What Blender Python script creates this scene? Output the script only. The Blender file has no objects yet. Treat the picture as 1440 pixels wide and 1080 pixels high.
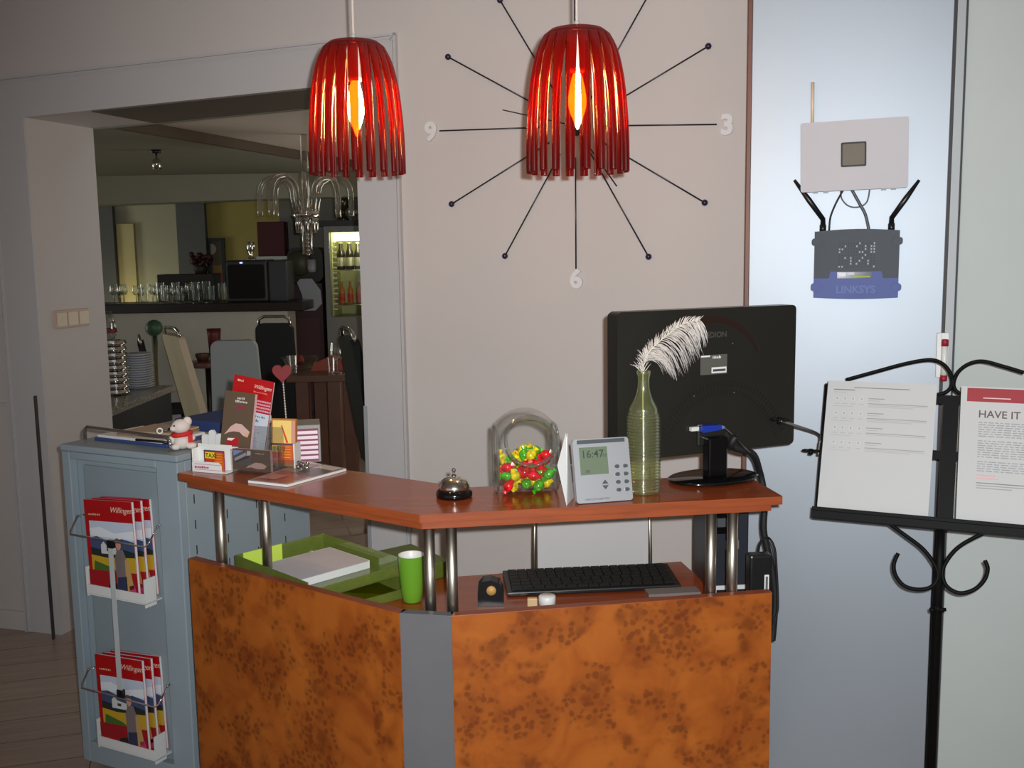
import bpy, math, random
from mathutils import Matrix, Vector, noise
random.seed(7)
PI = math.pi
SC = bpy.context.scene
COL = SC.collection

# ------------------------------------------------------------------ camera numbers
CAM_H, FPX, PITCH, ROLL = 1.70, 1450.0, math.radians(7.5), 0.015
_r0 = Vector((1, 0, 0)); _u0 = Vector((0, math.sin(PITCH), math.cos(PITCH)))
CF = Vector((0, math.cos(PITCH), -math.sin(PITCH)))
CR = math.cos(ROLL) * _r0 - math.sin(ROLL) * _u0
CU = math.cos(ROLL) * _u0 + math.sin(ROLL) * _r0
CC = Vector((0, 0, CAM_H))

def ray(x, y): return CF + CR * ((x - 720) / FPX) - CU * ((y - 540) / FPX)
def Z(x, y, z):
    d = ray(x, y); return CC + d * ((z - CAM_H) / d.z)
def P(x, y, Y):
    d = ray(x, y); return CC + d * (Y / d.y)
def PL(x, y, p0, n):
    d = ray(x, y); return CC + d * ((p0 - CC).dot(n) / d.dot(n))

# ------------------------------------------------------------------ materials
def lin(c):
    c /= 255.0
    return c / 12.92 if c <= 0.04045 else ((c + 0.055) / 1.055) ** 2.4
def L3(rgb): return (lin(rgb[0]), lin(rgb[1]), lin(rgb[2]), 1.0)

MATS = {}
def mat(name, rgb, rough=0.5, metal=0.0, spec=0.5, emit=None, es=1.0, var=0.05, scale=6.0, bump=0.0, bscale=60.0, coat=0.0, stretch=None):
    if name in MATS: return MATS[name]
    m = bpy.data.materials.new(name); m.use_nodes = True
    nt = m.node_tree; N = nt.nodes; b = N['Principled BSDF']
    tc = N.new('ShaderNodeTexCoord'); src = tc.outputs['Object']
    if stretch:
        mp = N.new('ShaderNodeMapping'); mp.inputs['Scale'].default_value = stretch
        nt.links.new(src, mp.inputs['Vector']); src = mp.outputs['Vector']
    no = N.new('ShaderNodeTexNoise'); no.inputs['Scale'].default_value = scale; no.inputs['Detail'].default_value = 4
    nt.links.new(src, no.inputs['Vector'])
    rp = N.new('ShaderNodeValToRGB')
    c = L3(rgb)
    rp.color_ramp.elements[0].position = 0.3; rp.color_ramp.elements[1].position = 0.7
    rp.color_ramp.elements[0].color = (c[0] * (1 - var), c[1] * (1 - var), c[2] * (1 - var), 1)
    rp.color_ramp.elements[1].color = (min(1, c[0] * (1 + var)), min(1, c[1] * (1 + var)), min(1, c[2] * (1 + var)), 1)
    nt.links.new(no.outputs['Fac'], rp.inputs['Fac']); nt.links.new(rp.outputs['Color'], b.inputs['Base Color'])
    b.inputs['Roughness'].default_value = rough; b.inputs['Metallic'].default_value = metal
    b.inputs['Specular IOR Level'].default_value = spec
    b.inputs['Coat Weight'].default_value = coat
    if emit:
        b.inputs['Emission Color'].default_value = L3(emit); b.inputs['Emission Strength'].default_value = es
    if bump:
        n2 = N.new('ShaderNodeTexNoise'); n2.inputs['Scale'].default_value = bscale; n2.inputs['Detail'].default_value = 3
        nt.links.new(src, n2.inputs['Vector'])
        bp = N.new('ShaderNodeBump'); bp.inputs['Strength'].default_value = bump; bp.inputs['Distance'].default_value = 0.002
        nt.links.new(n2.outputs['Fac'], bp.inputs['Height']); nt.links.new(bp.outputs['Normal'], b.inputs['Normal'])
    MATS[name] = m
    return m

def C(r, g, b, rough=0.55):
    return mat('print_%d_%d_%d_%d' % (r, g, b, int(rough * 100)), (r, g, b), rough, var=0.03)

def thin_glass(name, tint, rough=0.03, base=0.06, edge=0.75, body=0.0, body_col=(1, 1, 1), blend=0.35):
    """thin walled glass: tinted transparency plus mirror reflection growing at grazing angles"""
    m = bpy.data.materials.new(name); m.use_nodes = True
    nt = m.node_tree; N = nt.nodes; N.clear()
    out = N.new('ShaderNodeOutputMaterial')
    tr = N.new('ShaderNodeBsdfTransparent'); tr.inputs['Color'].default_value = (*tint, 1)
    gl = N.new('ShaderNodeBsdfGlossy'); gl.inputs['Roughness'].default_value = rough; gl.inputs['Color'].default_value = (0.9, 0.9, 0.9, 1)
    lw = N.new('ShaderNodeLayerWeight'); lw.inputs['Blend'].default_value = blend
    mr = N.new('ShaderNodeMapRange'); mr.inputs['To Min'].default_value = base; mr.inputs['To Max'].default_value = edge
    nt.links.new(lw.outputs['Facing'], mr.inputs['Value'])
    mx = N.new('ShaderNodeMixShader'); nt.links.new(mr.outputs['Result'], mx.inputs['Fac'])
    nt.links.new(gl.outputs['BSDF'], mx.inputs[2])
    if body > 0:
        df = N.new('ShaderNodeBsdfDiffuse'); df.inputs['Color'].default_value = (*body_col, 1)
        tl = N.new('ShaderNodeBsdfTranslucent'); tl.inputs['Color'].default_value = (*body_col, 1)
        ad = N.new('ShaderNodeMixShader'); ad.inputs['Fac'].default_value = 0.5
        nt.links.new(df.outputs['BSDF'], ad.inputs[1]); nt.links.new(tl.outputs['BSDF'], ad.inputs[2])
        m2 = N.new('ShaderNodeMixShader')
        nz = N.new('ShaderNodeTexNoise'); nz.inputs['Scale'].default_value = 9
        m3 = N.new('ShaderNodeMapRange'); m3.inputs['To Min'].default_value = body * 0.85; m3.inputs['To Max'].default_value = min(1, body * 1.15)
        nt.links.new(nz.outputs['Fac'], m3.inputs['Value']); nt.links.new(m3.outputs['Result'], m2.inputs['Fac'])
        nt.links.new(tr.outputs['BSDF'], m2.inputs[1]); nt.links.new(ad.outputs['Shader'], m2.inputs[2])
        nt.links.new(m2.outputs['Shader'], mx.inputs[1])
    else:
        nt.links.new(tr.outputs['BSDF'], mx.inputs[1])
    nt.links.new(mx.outputs['Shader'], out.inputs['Surface'])
    MATS[name] = m
    return m

def burl_mat():
    m = bpy.data.materials.new('burl_wood'); m.use_nodes = True
    nt = m.node_tree; N = nt.nodes; b = N['Principled BSDF']; k = nt.links.new
    tc = N.new('ShaderNodeTexCoord')
    def nz(sc, det=4, dist=0.0, rough=0.55):
        n = N.new('ShaderNodeTexNoise'); n.inputs['Scale'].default_value = sc; n.inputs['Detail'].default_value = det
        n.inputs['Distortion'].default_value = dist; n.inputs['Roughness'].default_value = rough
        k(tc.outputs['Object'], n.inputs['Vector']); return n
    def ramp(src, stops):
        r = N.new('ShaderNodeValToRGB'); e = r.color_ramp.elements
        e[0].position, e[0].color = stops[0][0], stops[0][1]
        e[1].position, e[1].color = stops[-1][0], stops[-1][1]
        for p, c in stops[1:-1]:
            q = e.new(p); q.color = c
        k(src, r.inputs['Fac']); return r
    g = lambda v: (v, v, v, 1)
    base = ramp(nz(7, 5, 1.2).outputs['Fac'], [(0.25, L3((132, 62, 20))), (0.5, L3((156, 82, 27))), (0.78, L3((168, 93, 33)))])
    # clusters of dark burl eyes
    mask = ramp(nz(9, 2, 0.4).outputs['Fac'], [(0.44, g(0)), (0.56, g(1))])
    v1 = N.new('ShaderNodeTexVoronoi'); v1.inputs['Scale'].default_value = 55; k(tc.outputs['Object'], v1.inputs['Vector'])
    vm = N.new('ShaderNodeVectorMath'); vm.operation = 'ADD'
    nd = nz(30, 2); sc = N.new('ShaderNodeVectorMath'); sc.operation = 'SCALE'; sc.inputs['Scale'].default_value = 0.02
    k(nd.outputs['Color'], sc.inputs[0]); k(tc.outputs['Object'], vm.inputs[0]); k(sc.outputs['Vector'], vm.inputs[1]); k(vm.outputs['Vector'], v1.inputs['Vector'])
    eyes = ramp(v1.outputs['Distance'], [(0.22, g(1)), (0.52, g(0))])
    v2 = N.new('ShaderNodeTexVoronoi'); v2.inputs['Scale'].default_value = 17; k(vm.outputs['Vector'], v2.inputs['Vector'])
    big = ramp(v2.outputs['Distance'], [(0.12, g(0.75)), (0.42, g(0))])
    def mth(op, a, bb):
        q = N.new('ShaderNodeMath'); q.operation = op
        for i, s in enumerate((a, bb)):
            if isinstance(s, float): q.inputs[i].default_value = s
            else: k(s, q.inputs[i])
        return q.outputs[0]
    e2 = mth('MULTIPLY', mth('MAXIMUM', eyes.outputs['Color'], big.outputs['Color']), mask.outputs['Color'])
    soft = mth('MULTIPLY', mask.outputs['Color'], 0.38)
    fac = mth('MULTIPLY', mth('MINIMUM', mth('ADD', e2, soft), 1.0), 0.56)
    mx = N.new('ShaderNodeMixRGB'); k(fac, mx.inputs['Fac']); k(base.outputs['Color'], mx.inputs['Color1']); mx.inputs['Color2'].default_value = L3((70, 24, 9))
    k(mx.outputs['Color'], b.inputs['Base Color'])
    b.inputs['Roughness'].default_value = 0.42; b.inputs['Specular IOR Level'].default_value = 0.35
    MATS['burl_wood'] = m
    return m

def floor_mat():
    m = bpy.data.materials.new('laminate_floor'); m.use_nodes = True
    nt = m.node_tree; N = nt.nodes; b = N['Principled BSDF']; k = nt.links.new
    tc = N.new('ShaderNodeTexCoord'); mp = N.new('ShaderNodeMapping'); mp.inputs['Rotation'].default_value = (0, 0, math.radians(-16))
    k(tc.outputs['Object'], mp.inputs['Vector'])
    br = N.new('ShaderNodeTexBrick'); br.inputs['Scale'].default_value = 1; br.inputs['Brick Width'].default_value = 1.2; br.inputs['Row Height'].default_value = 0.19
    br.inputs['Mortar Size'].default_value = 0.002; br.offset = 0.4
    br.inputs['Color1'].default_value = L3((176, 154, 140)); br.inputs['Color2'].default_value = L3((164, 142, 130)); br.inputs['Mortar'].default_value = L3((60, 48, 42))
    k(mp.outputs['Vector'], br.inputs['Vector'])
    m2 = N.new('ShaderNodeMapping'); m2.inputs['Scale'].default_value = (2, 30, 2); k(mp.outputs['Vector'], m2.inputs['Vector'])
    n = N.new('ShaderNodeTexNoise'); n.inputs['Scale'].default_value = 1.5; n.inputs['Detail'].default_value = 6; k(m2.outputs['Vector'], n.inputs['Vector'])
    mx = N.new('ShaderNodeMixRGB'); mx.blend_type = 'OVERLAY'; mx.inputs['Fac'].default_value = 0.35
    k(br.outputs['Color'], mx.inputs['Color1']); k(n.outputs['Fac'], mx.inputs['Color2']); k(mx.outputs['Color'], b.inputs['Base Color'])
    b.inputs['Roughness'].default_value = 0.32
    MATS['laminate_floor'] = m
    return m

def speckle_mat():
    m = bpy.data.materials.new('speckled_stone'); m.use_nodes = True
    nt = m.node_tree; N = nt.nodes; b = N['Principled BSDF']; k = nt.links.new
    tc = N.new('ShaderNodeTexCoord'); v = N.new('ShaderNodeTexNoise'); v.inputs['Scale'].default_value = 90; k(tc.outputs['Object'], v.inputs['Vector'])
    r = N.new('ShaderNodeValToRGB'); r.color_ramp.elements[0].position = 0.42; r.color_ramp.elements[1].position = 0.6
    r.color_ramp.elements[0].color = L3((92, 88, 80)); r.color_ramp.elements[1].color = L3((170, 165, 150))
    k(v.outputs['Fac'], r.inputs['Fac']); k(r.outputs['Color'], b.inputs['Base Color']); b.inputs['Roughness'].default_value = 0.3
    return m

WALLP = mat('wall_paint', (205, 198, 194), 0.62, spec=0.3, var=0.02, scale=2, bump=0.06, bscale=260)
CASEP = mat('casing_paint', (196, 194, 194), 0.45, var=0.015, scale=3)
DOORP = mat('door_paint', (188, 194, 191), 0.55, spec=.3, var=0.01)
ALU = mat('satin_aluminium_sheet', (168, 175, 183), 0.525, metal=0.62, var=0.02, scale=3, bump=0.02, bscale=400)
ALUF = mat('aluminium_profile', (168, 172, 174), 0.6, metal=0.3, var=0.02)
DARKGAP = mat('dark_seal', (60, 55, 56), 0.6)
BURL = burl_mat()
CHERRY = mat('cherry_laminate', (142, 66, 32), 0.18, spec=0.5, var=0.16, scale=5, stretch=(1, 6, 6), bump=0.01, bscale=60)
CHEDGE = mat('cherry_edge', (142, 68, 34), 0.4, spec=0.4, var=0.16, scale=4, stretch=(2, 2, 24))
GREYP = mat('grey_laminate', (98, 97, 99), 0.45, var=0.05)
CABG = mat('cabinet_grey', (146, 160, 168), 0.42, var=0.02)
CABD = mat('cabinet_grey_recess', (136, 149, 156), 0.5, var=0.02)
STEEL = mat('brushed_steel', (190, 182, 168), 0.36, metal=1.0, var=0.06, scale=30)
CHROME = mat('chrome', (215, 212, 208), 0.08, metal=1.0, var=0.02)
BLACKP = mat('black_plastic', (20, 20, 21), 0.35, var=0.1)
MONB = mat('monitor_black', (34, 33, 29), 0.33, spec=0.5, var=0.06, bump=0.05, bscale=500)
BLACKG = mat('gloss_black', (12, 12, 13), 0.12, var=0.1)
RUBBER = mat('black_rubber', (18, 18, 19), 0.6, var=0.1)
IRON = mat('wrought_iron', (11, 11, 11), 0.6, spec=0.15, var=0.2, bump=0.1, bscale=200)
PAGEP = mat('page_paper', (196, 196, 195), 0.75, spec=.2, var=0.01)
PAPER = mat('white_paper', (226, 226, 224), 0.7, var=0.01)
WHITEP = mat('white_plastic', (225, 225, 222), 0.4, var=0.01)
GLASS = thin_glass('clear_glass', (0.95, 0.965, 0.955), base=0.035, edge=0.38, body=0.03, body_col=(0.7, 0.7, 0.7))
GLASSR = thin_glass('clear_glass_rim', (0.80, 0.82, 0.80), base=0.10, edge=0.55, body=0.12, body_col=(0.6, 0.62, 0.6))
GLASSD = thin_glass('goblet_glass', (0.9, 0.92, 0.9), base=0.10, edge=0.85)
ACRYL = thin_glass('acrylic', (0.93, 0.93, 0.93), base=0.035, edge=0.45, body=0.025, body_col=(0.75, 0.72, 0.72))
GREENG = thin_glass('green_bottle_glass', (0.86, 0.90, 0.60), rough=0.10, base=0.16, edge=0.6, body=0.14, body_col=(0.66, 0.72, 0.40))
GREENA = thin_glass('green_acrylic', (0.66, 0.78, 0.34), base=0.06, edge=0.4, body=0.42, body_col=(0.46, 0.56, 0.14))
REDP = thin_glass('red_lamp_plastic', (0.74, 0.09, 0.02), rough=0.14, base=0.035, edge=0.24, body=0.34, body_col=(0.115, 0.004, 0.002))
CHGL = thin_glass('chandelier_glass', (0.90, 0.88, 0.85), base=0.07, edge=0.7, body=0.06, body_col=(0.5, 0.46, 0.4))
BULBM = mat('bulb_glow', (255, 230, 170), 0.3, emit=(255, 205, 118), es=185.0)
FRIDGEL = mat('fridge_tube_glow', (255, 255, 210), 0.4, emit=(255, 255, 196), es=5.0)
FLOORM = floor_mat()
STONE = speckle_mat()

# ------------------------------------------------------------------ mesh builder
class MB:
    def __init__(s): s.v = []; s.f = []; s.m = []; s.sm = []; s.mats = []; s.M = Matrix.Identity(4)
    def mi(s, m):
        if m not in s.mats: s.mats.append(m)
        return s.mats.index(m)
    def add(s, vs, fs, m, smooth=False, M=None):
        T = s.M @ M if M is not None else s.M
        o = len(s.v); s.v += [T @ Vector(p) for p in vs]; k = s.mi(m)
        for f in fs: s.f.append([i + o for i in f]); s.m.append(k); s.sm.append(smooth)
        return s
    def quad(s, a, b, c, d, m, M=None): return s.add([a, b, c, d], [[0, 1, 2, 3]], m, False, M)
    def poly(s, pts, m, M=None): return s.add(pts, [list(range(len(pts)))], m, False, M)
    def box(s, x0, x1, y0, y1, z0, z1, m, M=None):
        vs = [(x, y, z) for z in (z0, z1) for y in (y0, y1) for x in (x0, x1)]
        return s.add(vs, [[0, 2, 3, 1], [4, 5, 7, 6], [0, 1, 5, 4], [1, 3, 7, 5], [3, 2, 6, 7], [2, 0, 4, 6]], m, False, M)
    def slab(s, pts, vec, m, M=None, sm=None, smooth=False):
        """polygon (3D points) extruded by vec; sm = side material"""
        n = len(pts); vec = Vector(vec); a = [Vector(p) for p in pts]; b = [p + vec for p in a]
        s.add(a, [list(range(n))[::-1]], m, False, M); s.add(b, [list(range(n))], m, False, M)
        s.add(a + b, [[i, (i + 1) % n, n + (i + 1) % n, n + i] for i in range(n)], sm or m, smooth, M)
        return s
    def tube(s, pts, r, m, n=8, closed=False, M=None, flat=None):
        pts = [Vector(p) for p in pts]; N = len(pts); vs = []; fs = []
        rr = r if isinstance(r, (list, tuple)) else [r] * N
        prev = None
        for i, p in enumerate(pts):
            if closed: t = (pts[(i + 1) % N] - pts[i - 1])
            else: t = pts[min(i + 1, N - 1)] - pts[max(i - 1, 0)]
            if t.length < 1e-9: t = Vector((0, 0, 1))
            t.normalize()
            if prev is None:
                a = Vector((0, 0, 1)) if abs(t.z) < 0.9 else Vector((1, 0, 0))
                u = t.cross(a).normalized()
            else:
                u = prev - t * prev.dot(t)
                if u.length < 1e-6: u = t.orthogonal()
                u.normalize()
            prev = u; w = t.cross(u)
            for k in range(n):
                an = 2 * PI * k / n
                vs.append(p + u * (rr[i] * math.cos(an)) + w * (rr[i] * math.sin(an) * (flat or 1)))
        segs = N if closed else N - 1
        for i in range(segs):
            j = (i + 1) % N
            for k in range(n):
                q = (k + 1) % n; fs.append([i * n + k, i * n + q, j * n + q, j * n + k])
        if not closed: fs.append(list(range(n))[::-1]); fs.append([(N - 1) * n + k for k in range(n)])
        return s.add(vs, fs, m, True, M)
    def lathe(s, prof, m, n=24, M=None, cap0=True, cap1=True, smooth=True, sx=1.0, sy=1.0):
        vs = []; fs = []
        for r, z in prof:
            for k in range(n):
                a = 2 * PI * k / n; vs.append((r * sx * math.cos(a), r * sy * math.sin(a), z))
        for i in range(len(prof) - 1):
            for k in range(n):
                q = (k + 1) % n; fs.append([i * n + k, i * n + q, (i + 1) * n + q, (i + 1) * n + k])
        if cap0 and prof[0][0] > 1e-5: fs.append(list(range(n))[::-1])
        if cap1 and prof[-1][0] > 1e-5: fs.append([(len(prof) - 1) * n + k for k in range(n)])
        return s.add(vs, fs, m, smooth, M)
    def sphere(s, c, r, m, n=12, sx=1, sy=1, sz=1, M=None):
        h = n // 2 + 1
        prof = [(max(1e-6, r * math.sin(PI * i / h)), -r * math.cos(PI * i / h)) for i in range(h + 1)]
        T = Matrix.Translation(c) @ Matrix.Diagonal((sx, sy, sz, 1))
        return s.lathe(prof, m, n, (M @ T) if M is not None else T)
    def text(s, body, size, m, M, align='LEFT', shear=0.0, bold=0.0, ext=0.0):
        vs, fs = text_geo(body, size, align, shear, bold, ext)
        return s.add(vs, fs, m, False, M @ TXT)
    def scrib(s, w, h, m, M, n=7):
        """a line of print too small to read: a row of short uneven strokes"""
        rg = random.Random(int(w * 1e5) + n); x = 0.0
        while x < w:
            l = w / n * rg.uniform(0.45, 0.85); z1 = h * rg.uniform(0.6, 1.0)
            s.add([(x, 0, 0), (min(w, x + l), 0, 0), (min(w, x + l), 0, z1), (x, 0, z1)], [[0, 1, 2, 3]], m, False, M)
            x += w / n
        return s
    def build(s, name, parent=None, M=None, bevel=0.0, world=False, seg=2, solid=0.0, sub=0):
        if M is None and parent is None: M = Matrix.Identity(4)
        inv = Matrix.Identity(4)
        if world: inv = (parent.matrix_world if parent is not None else M).inverted()
        if world and parent is not None and parent.parent is not None: inv = (WM[parent.name]).inverted()
        me = bpy.data.meshes.new(name)
        me.from_pydata([tuple(inv @ p) for p in s.v], [], s.f)
        for m in s.mats: me.materials.append(m)
        me.polygons.foreach_set('material_index', s.m); me.polygons.foreach_set('use_smooth', s.sm)
        me.update()
        o = bpy.data.objects.new(name, me); COL.objects.link(o)
        if parent is not None: o.parent = parent; WM[o.name] = WM[parent.name].copy()
        else: o.matrix_world = M; WM[o.name] = M.copy()
        if bevel:
            bv = o.modifiers.new('edge', 'BEVEL'); bv.width = bevel; bv.segments = seg; bv.limit_method = 'ANGLE'; bv.angle_limit = math.radians(40)
        if solid:
            so = o.modifiers.new('wall', 'SOLIDIFY'); so.thickness = solid
        if sub:
            sb = o.modifiers.new('sub', 'SUBSURF'); sb.levels = sub; sb.render_levels = sub
        return o

WM = {}
TXT = Matrix(((1, 0, 0, 0), (0, 0, -1, 0), (0, 1, 0, 0), (0, 0, 0, 1)))   # text plane XY -> XZ, facing -Y
_tg = {}
def text_geo(body, size, align, shear, bold, ext):
    key = (body, size, align, shear, bold, ext)
    if key in _tg: return _tg[key]
    cu = bpy.data.curves.new('lettering', 'FONT'); cu.body = body; cu.size = size; cu.align_x = align; cu.shear = shear; cu.offset = bold; cu.extrude = ext
    cu.resolution_u = 3
    o = bpy.data.objects.new('lettering', cu); COL.objects.link(o)
    dg = bpy.context.evaluated_depsgraph_get(); dg.update()
    me = bpy.data.meshes.new_from_object(o.evaluated_get(dg))
    vs = [tuple(v.co) for v in me.vertices]; fs = [list(p.vertices) for p in me.polygons]
    bpy.data.objects.remove(o); bpy.data.curves.remove(cu); bpy.data.meshes.remove(me)
    _tg[key] = (vs, fs)
    return vs, fs

def thing(name, label, cat, M=None, group=None):
    o = bpy.data.objects.new(name, None); COL.objects.link(o)
    o.empty_display_size = 0.05
    M = M if M is not None else Matrix.Identity(4)
    o.matrix_world = M; WM[o.name] = M.copy()
    o['label'] = label; o['category'] = cat
    if group: o['group'] = group
    return o
def tag(o, label, cat, group=None, kind=None):
    o['label'] = label; o['category'] = cat
    if group: o['group'] = group
    if kind: o['kind'] = kind
    return o
def struct(o, label=None):
    o['kind'] = 'structure'
    if label: o['label'] = label
    return o
def dup(root, M, label=None, group=None):
    r = root.copy(); COL.objects.link(r); r.matrix_world = M; WM[r.name] = M.copy()
    if label: r['label'] = label
    if group: r['group'] = group
    for ch in list(root.children):
        c = ch.copy(); COL.objects.link(c); c.parent = r; WM[c.name] = M.copy()
        for g in list(ch.children):
            d = g.copy(); COL.objects.link(d); d.parent = c; WM[d.name] = M.copy()
    return r
def T(x, y, z): return Matrix.Translation((x, y, z))
def RZ(a): return Matrix.Rotation(a, 4, 'Z')
def RX(a): return Matrix.Rotation(a, 4, 'X')
def RY(a): return Matrix.Rotation(a, 4, 'Y')
def frame(o, xd):
    """frame with x along xd (horizontal), z up, y = away"""
    x = Vector((xd[0], xd[1], 0)).normalized(); z = Vector((0, 0, 1)); y = z.cross(x)
    return Matrix(((x.x, y.x, 0, o[0]), (x.y, y.y, 0, o[1]), (0, 0, 1, o[2]), (0, 0, 0, 1)))
def frame3(o, x, z):
    """frame from x axis and approximate up z"""
    x = Vector(x).normalized(); z = Vector(z); z = (z - x * z.dot(x)).normalized(); y = z.cross(x)
    return Matrix(((x.x, y.x, z.x, o[0]), (x.y, y.y, z.y, o[1]), (x.z, y.z, z.z, o[2]), (0, 0, 0, 1)))
def arc(cx, cz, r, a0, a1, n=10):
    return [(cx + r * math.cos(math.radians(a0 + (a1 - a0) * i / n)), cz + r * math.sin(math.radians(a0 + (a1 - a0) * i / n))) for i in range(n + 1)]
def rrect(x0, x1, z0, z1, r, n=5):
    q = arc(x1 - r, z1 - r, r, 0, 90, n) + arc(x0 + r, z1 - r, r, 90, 180, n) + arc(x0 + r, z0 + r, r, 180, 270, n) + arc(x1 - r, z0 + r, r, 270, 360, n)
    return q
def spline(pts, n=8):
    pts = [Vector(p) for p in pts]; out = []
    for i in range(len(pts) - 1):
        p0 = pts[max(i - 1, 0)]; p1 = pts[i]; p2 = pts[i + 1]; p3 = pts[min(i + 2, len(pts) - 1)]
        for k in range(n):
            t = k / n
            out.append(0.5 * ((2 * p1) + (p2 - p0) * t + (2 * p0 - 5 * p1 + 4 * p2 - p3) * t * t + (3 * p1 - p0 - 3 * p2 + p3) * t ** 3))
    out.append(pts[-1]); return out

#@@SETTING
# ------------------------------------------------------------------ the setting
WTH = math.radians(16.5)
_pf = Z(40, 886, 0)
WN = Vector((-math.sin(WTH), -math.cos(WTH), 0))               # wall normal, towards the room
WD = _pf.y + _pf.x * math.tan(WTH)
WF = frame((0, WD, 0), (math.cos(WTH), -math.sin(WTH)))        # x right along wall, y into wall, z up
WFi = WF.inverted()
def WL(px, py, off=0.0):
    """local wall coordinates (x, z) of a pixel on the wall plane, off metres in front of it"""
    q = WFi @ PL(px, py, Vector((0, WD, 0)) + WN * off, WN); return q.x, q.z
WTHK = 0.43
CEIL = 2.85
xl = WL(50, 360)[0]; xr = WL(510, 420)[0]
zl = WL(42, 165)[1]; zr = WL(508, 117)[1]
def wallbox(mb, pts, y0, y1, m): mb.slab([(x, y0, z) for x, z in pts], (0, y1 - y0, 0), m)

b = MB()
XA, XB = -3.9, 2.9
wallbox(b, [(XA, 0), (xl, 0), (xl, zl), (XA, zl)], 0, WTHK, WALLP)
wallbox(b, [(XA, zl), (xl, zl), (xr, zr), (XB, zr), (XB, CEIL), (XA, CEIL)], 0, WTHK, WALLP)
wallbox(b, [(xr, 0), (XB, 0), (XB, zr), (xr, zr)], 0, WTHK, WALLP)
struct(b.build('wall_back', M=WF))

# casing boards and the moulding round the opening
b = MB()
x0 = WL(2, 400)[0]; x1 = WL(566, 300)[0]
zt0 = WL(0, 112)[1]; zt1 = WL(562, 47)[1]
def lerp(a, c, t): return a + (c - a) * t
d = 0.014
wallbox(b, [(x0, 0), (xl, 0), (xl, zl), (x0, zl + 0.001)], -d, -0.0005, CASEP)
wallbox(b, [(x0, zl), (xl, zl), (xr, zr), (x1, zr), (x1, zt1), (x0, zt0)], -d, -0.0005, CASEP)
wallbox(b, [(xr, 0), (x1, 0), (x1, zr), (xr, zr)], -d, -0.0005, CASEP)
def mould(pa, pb, w, side):
    ax, az = pa; bx, bz = pb
    dx, dz = bx - ax, bz - az; l = math.hypot(dx, dz); nx, nz = -dz / l * side, dx / l * side
    for o0, o1, dep in ((0, 0.009, d + 0.010), (0.014, 0.020, d + 0.005), (0.020, 0.026, d + 0.002)):
        wallbox(b, [(ax + nx * o0, az + nz * o0), (bx + nx * o0, bz + nz * o0), (bx + nx * o1, bz + nz * o1), (ax + nx * o1, az + nz * o1)], -dep, -d, CASEP)
mould((x0, zt0), (x1, zt1), 0.02, -1)
mould((x1, zt1), (x1, 0), 0.02, -1)
mould((x0, 0), (x0, zt0), 0.02, -1)
struct(b.build('trim_1', M=WF))

# metal slit strips in the two jamb faces
b = MB()
sl0 = WFi @ PL(60, 700, WF @ Vector((xl, 0, 0)), WF.to_3x3() @ Vector((1, 0, 0)))
zs = WL(57, 555)[1]
b.box(xl - 0.001, xl + 0.004, sl0.y - 0.008, sl0.y + 0.008, 0.0, (WFi @ PL(57, 555, WF @ Vector((xl, 0, 0)), WF.to_3x3() @ Vector((1, 0, 0)))).z, DARKGAP)
b.box(xr - 0.004, xr + 0.010, -0.018, -0.008, 0.0, WL(514, 570)[1], ALUF)
struct(b.build('trim_2', M=WF))

b = MB(); b.box(XA, x0 - 0.005, -0.016, -0.0005, 0, 0.09, WALLP)
b.box(xr + 0.185, WL(1045, 300)[0] - 0.02, -0.016, -0.0005, 0, 0.09, WALLP)
struct(b.build('baseboard_back', M=WF, bevel=0.003))
b = MB(); b.box(XA, x0 - 0.003, -0.012, -0.0005, WL(5, 566)[1] - 0.02, WL(5, 566)[1], CASEP); struct(b.build('trim_3', M=WF))

# tall built-in closet with an aluminium front, a brown side and a painted door beside it
pd = 0.46
SIDEB = mat('closet_side_brown', (112, 66, 48), 0.5, var=0.06)
ax0 = WL(1055, 250, pd)[0]; ax1 = WL(1331, 300, pd)[0]; ax2 = WL(1350, 300, pd)[0]
b = MB(); b.box(ax0, ax1, -pd, -pd + 0.02, 0.012, CEIL - 0.03, ALU); struct(b.build('door_1', M=WF, bevel=0.002))
b = MB(); b.box(ax0, ax0 + 0.02, -pd + 0.0205, -0.002, 0.0, CEIL - 0.03, SIDEB); struct(b.build('wall_closet', M=WF))
b = MB(); b.box(ax0 - 0.011, ax0 - 0.0005, -pd - 0.001, -pd + 0.03, 0.0, CEIL - 0.03, SIDEB); struct(b.build('trim_8', M=WF))
b = MB()
b.box(ax1, ax1 + 0.008, -pd + 0.01, -0.002, 0.0, CEIL - 0.03, DARKGAP)
b.box(ax1 + 0.008, ax2 - 0.006, -pd - 0.006, -0.002, 0.0, CEIL - 0.03, ALUF)
b.box(ax2 - 0.006, ax2, -pd + 0.012, -0.002, 0.0, CEIL - 0.03, DARKGAP)
struct(b.build('trim_4', M=WF))
b = MB(); b.box(ax2 + 0.001, XB - 0.01, -pd + 0.006, -0.002, 0.01, CEIL - 0.03, DOORP); struct(b.build('door_2', M=WF, bevel=0.003))

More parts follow.
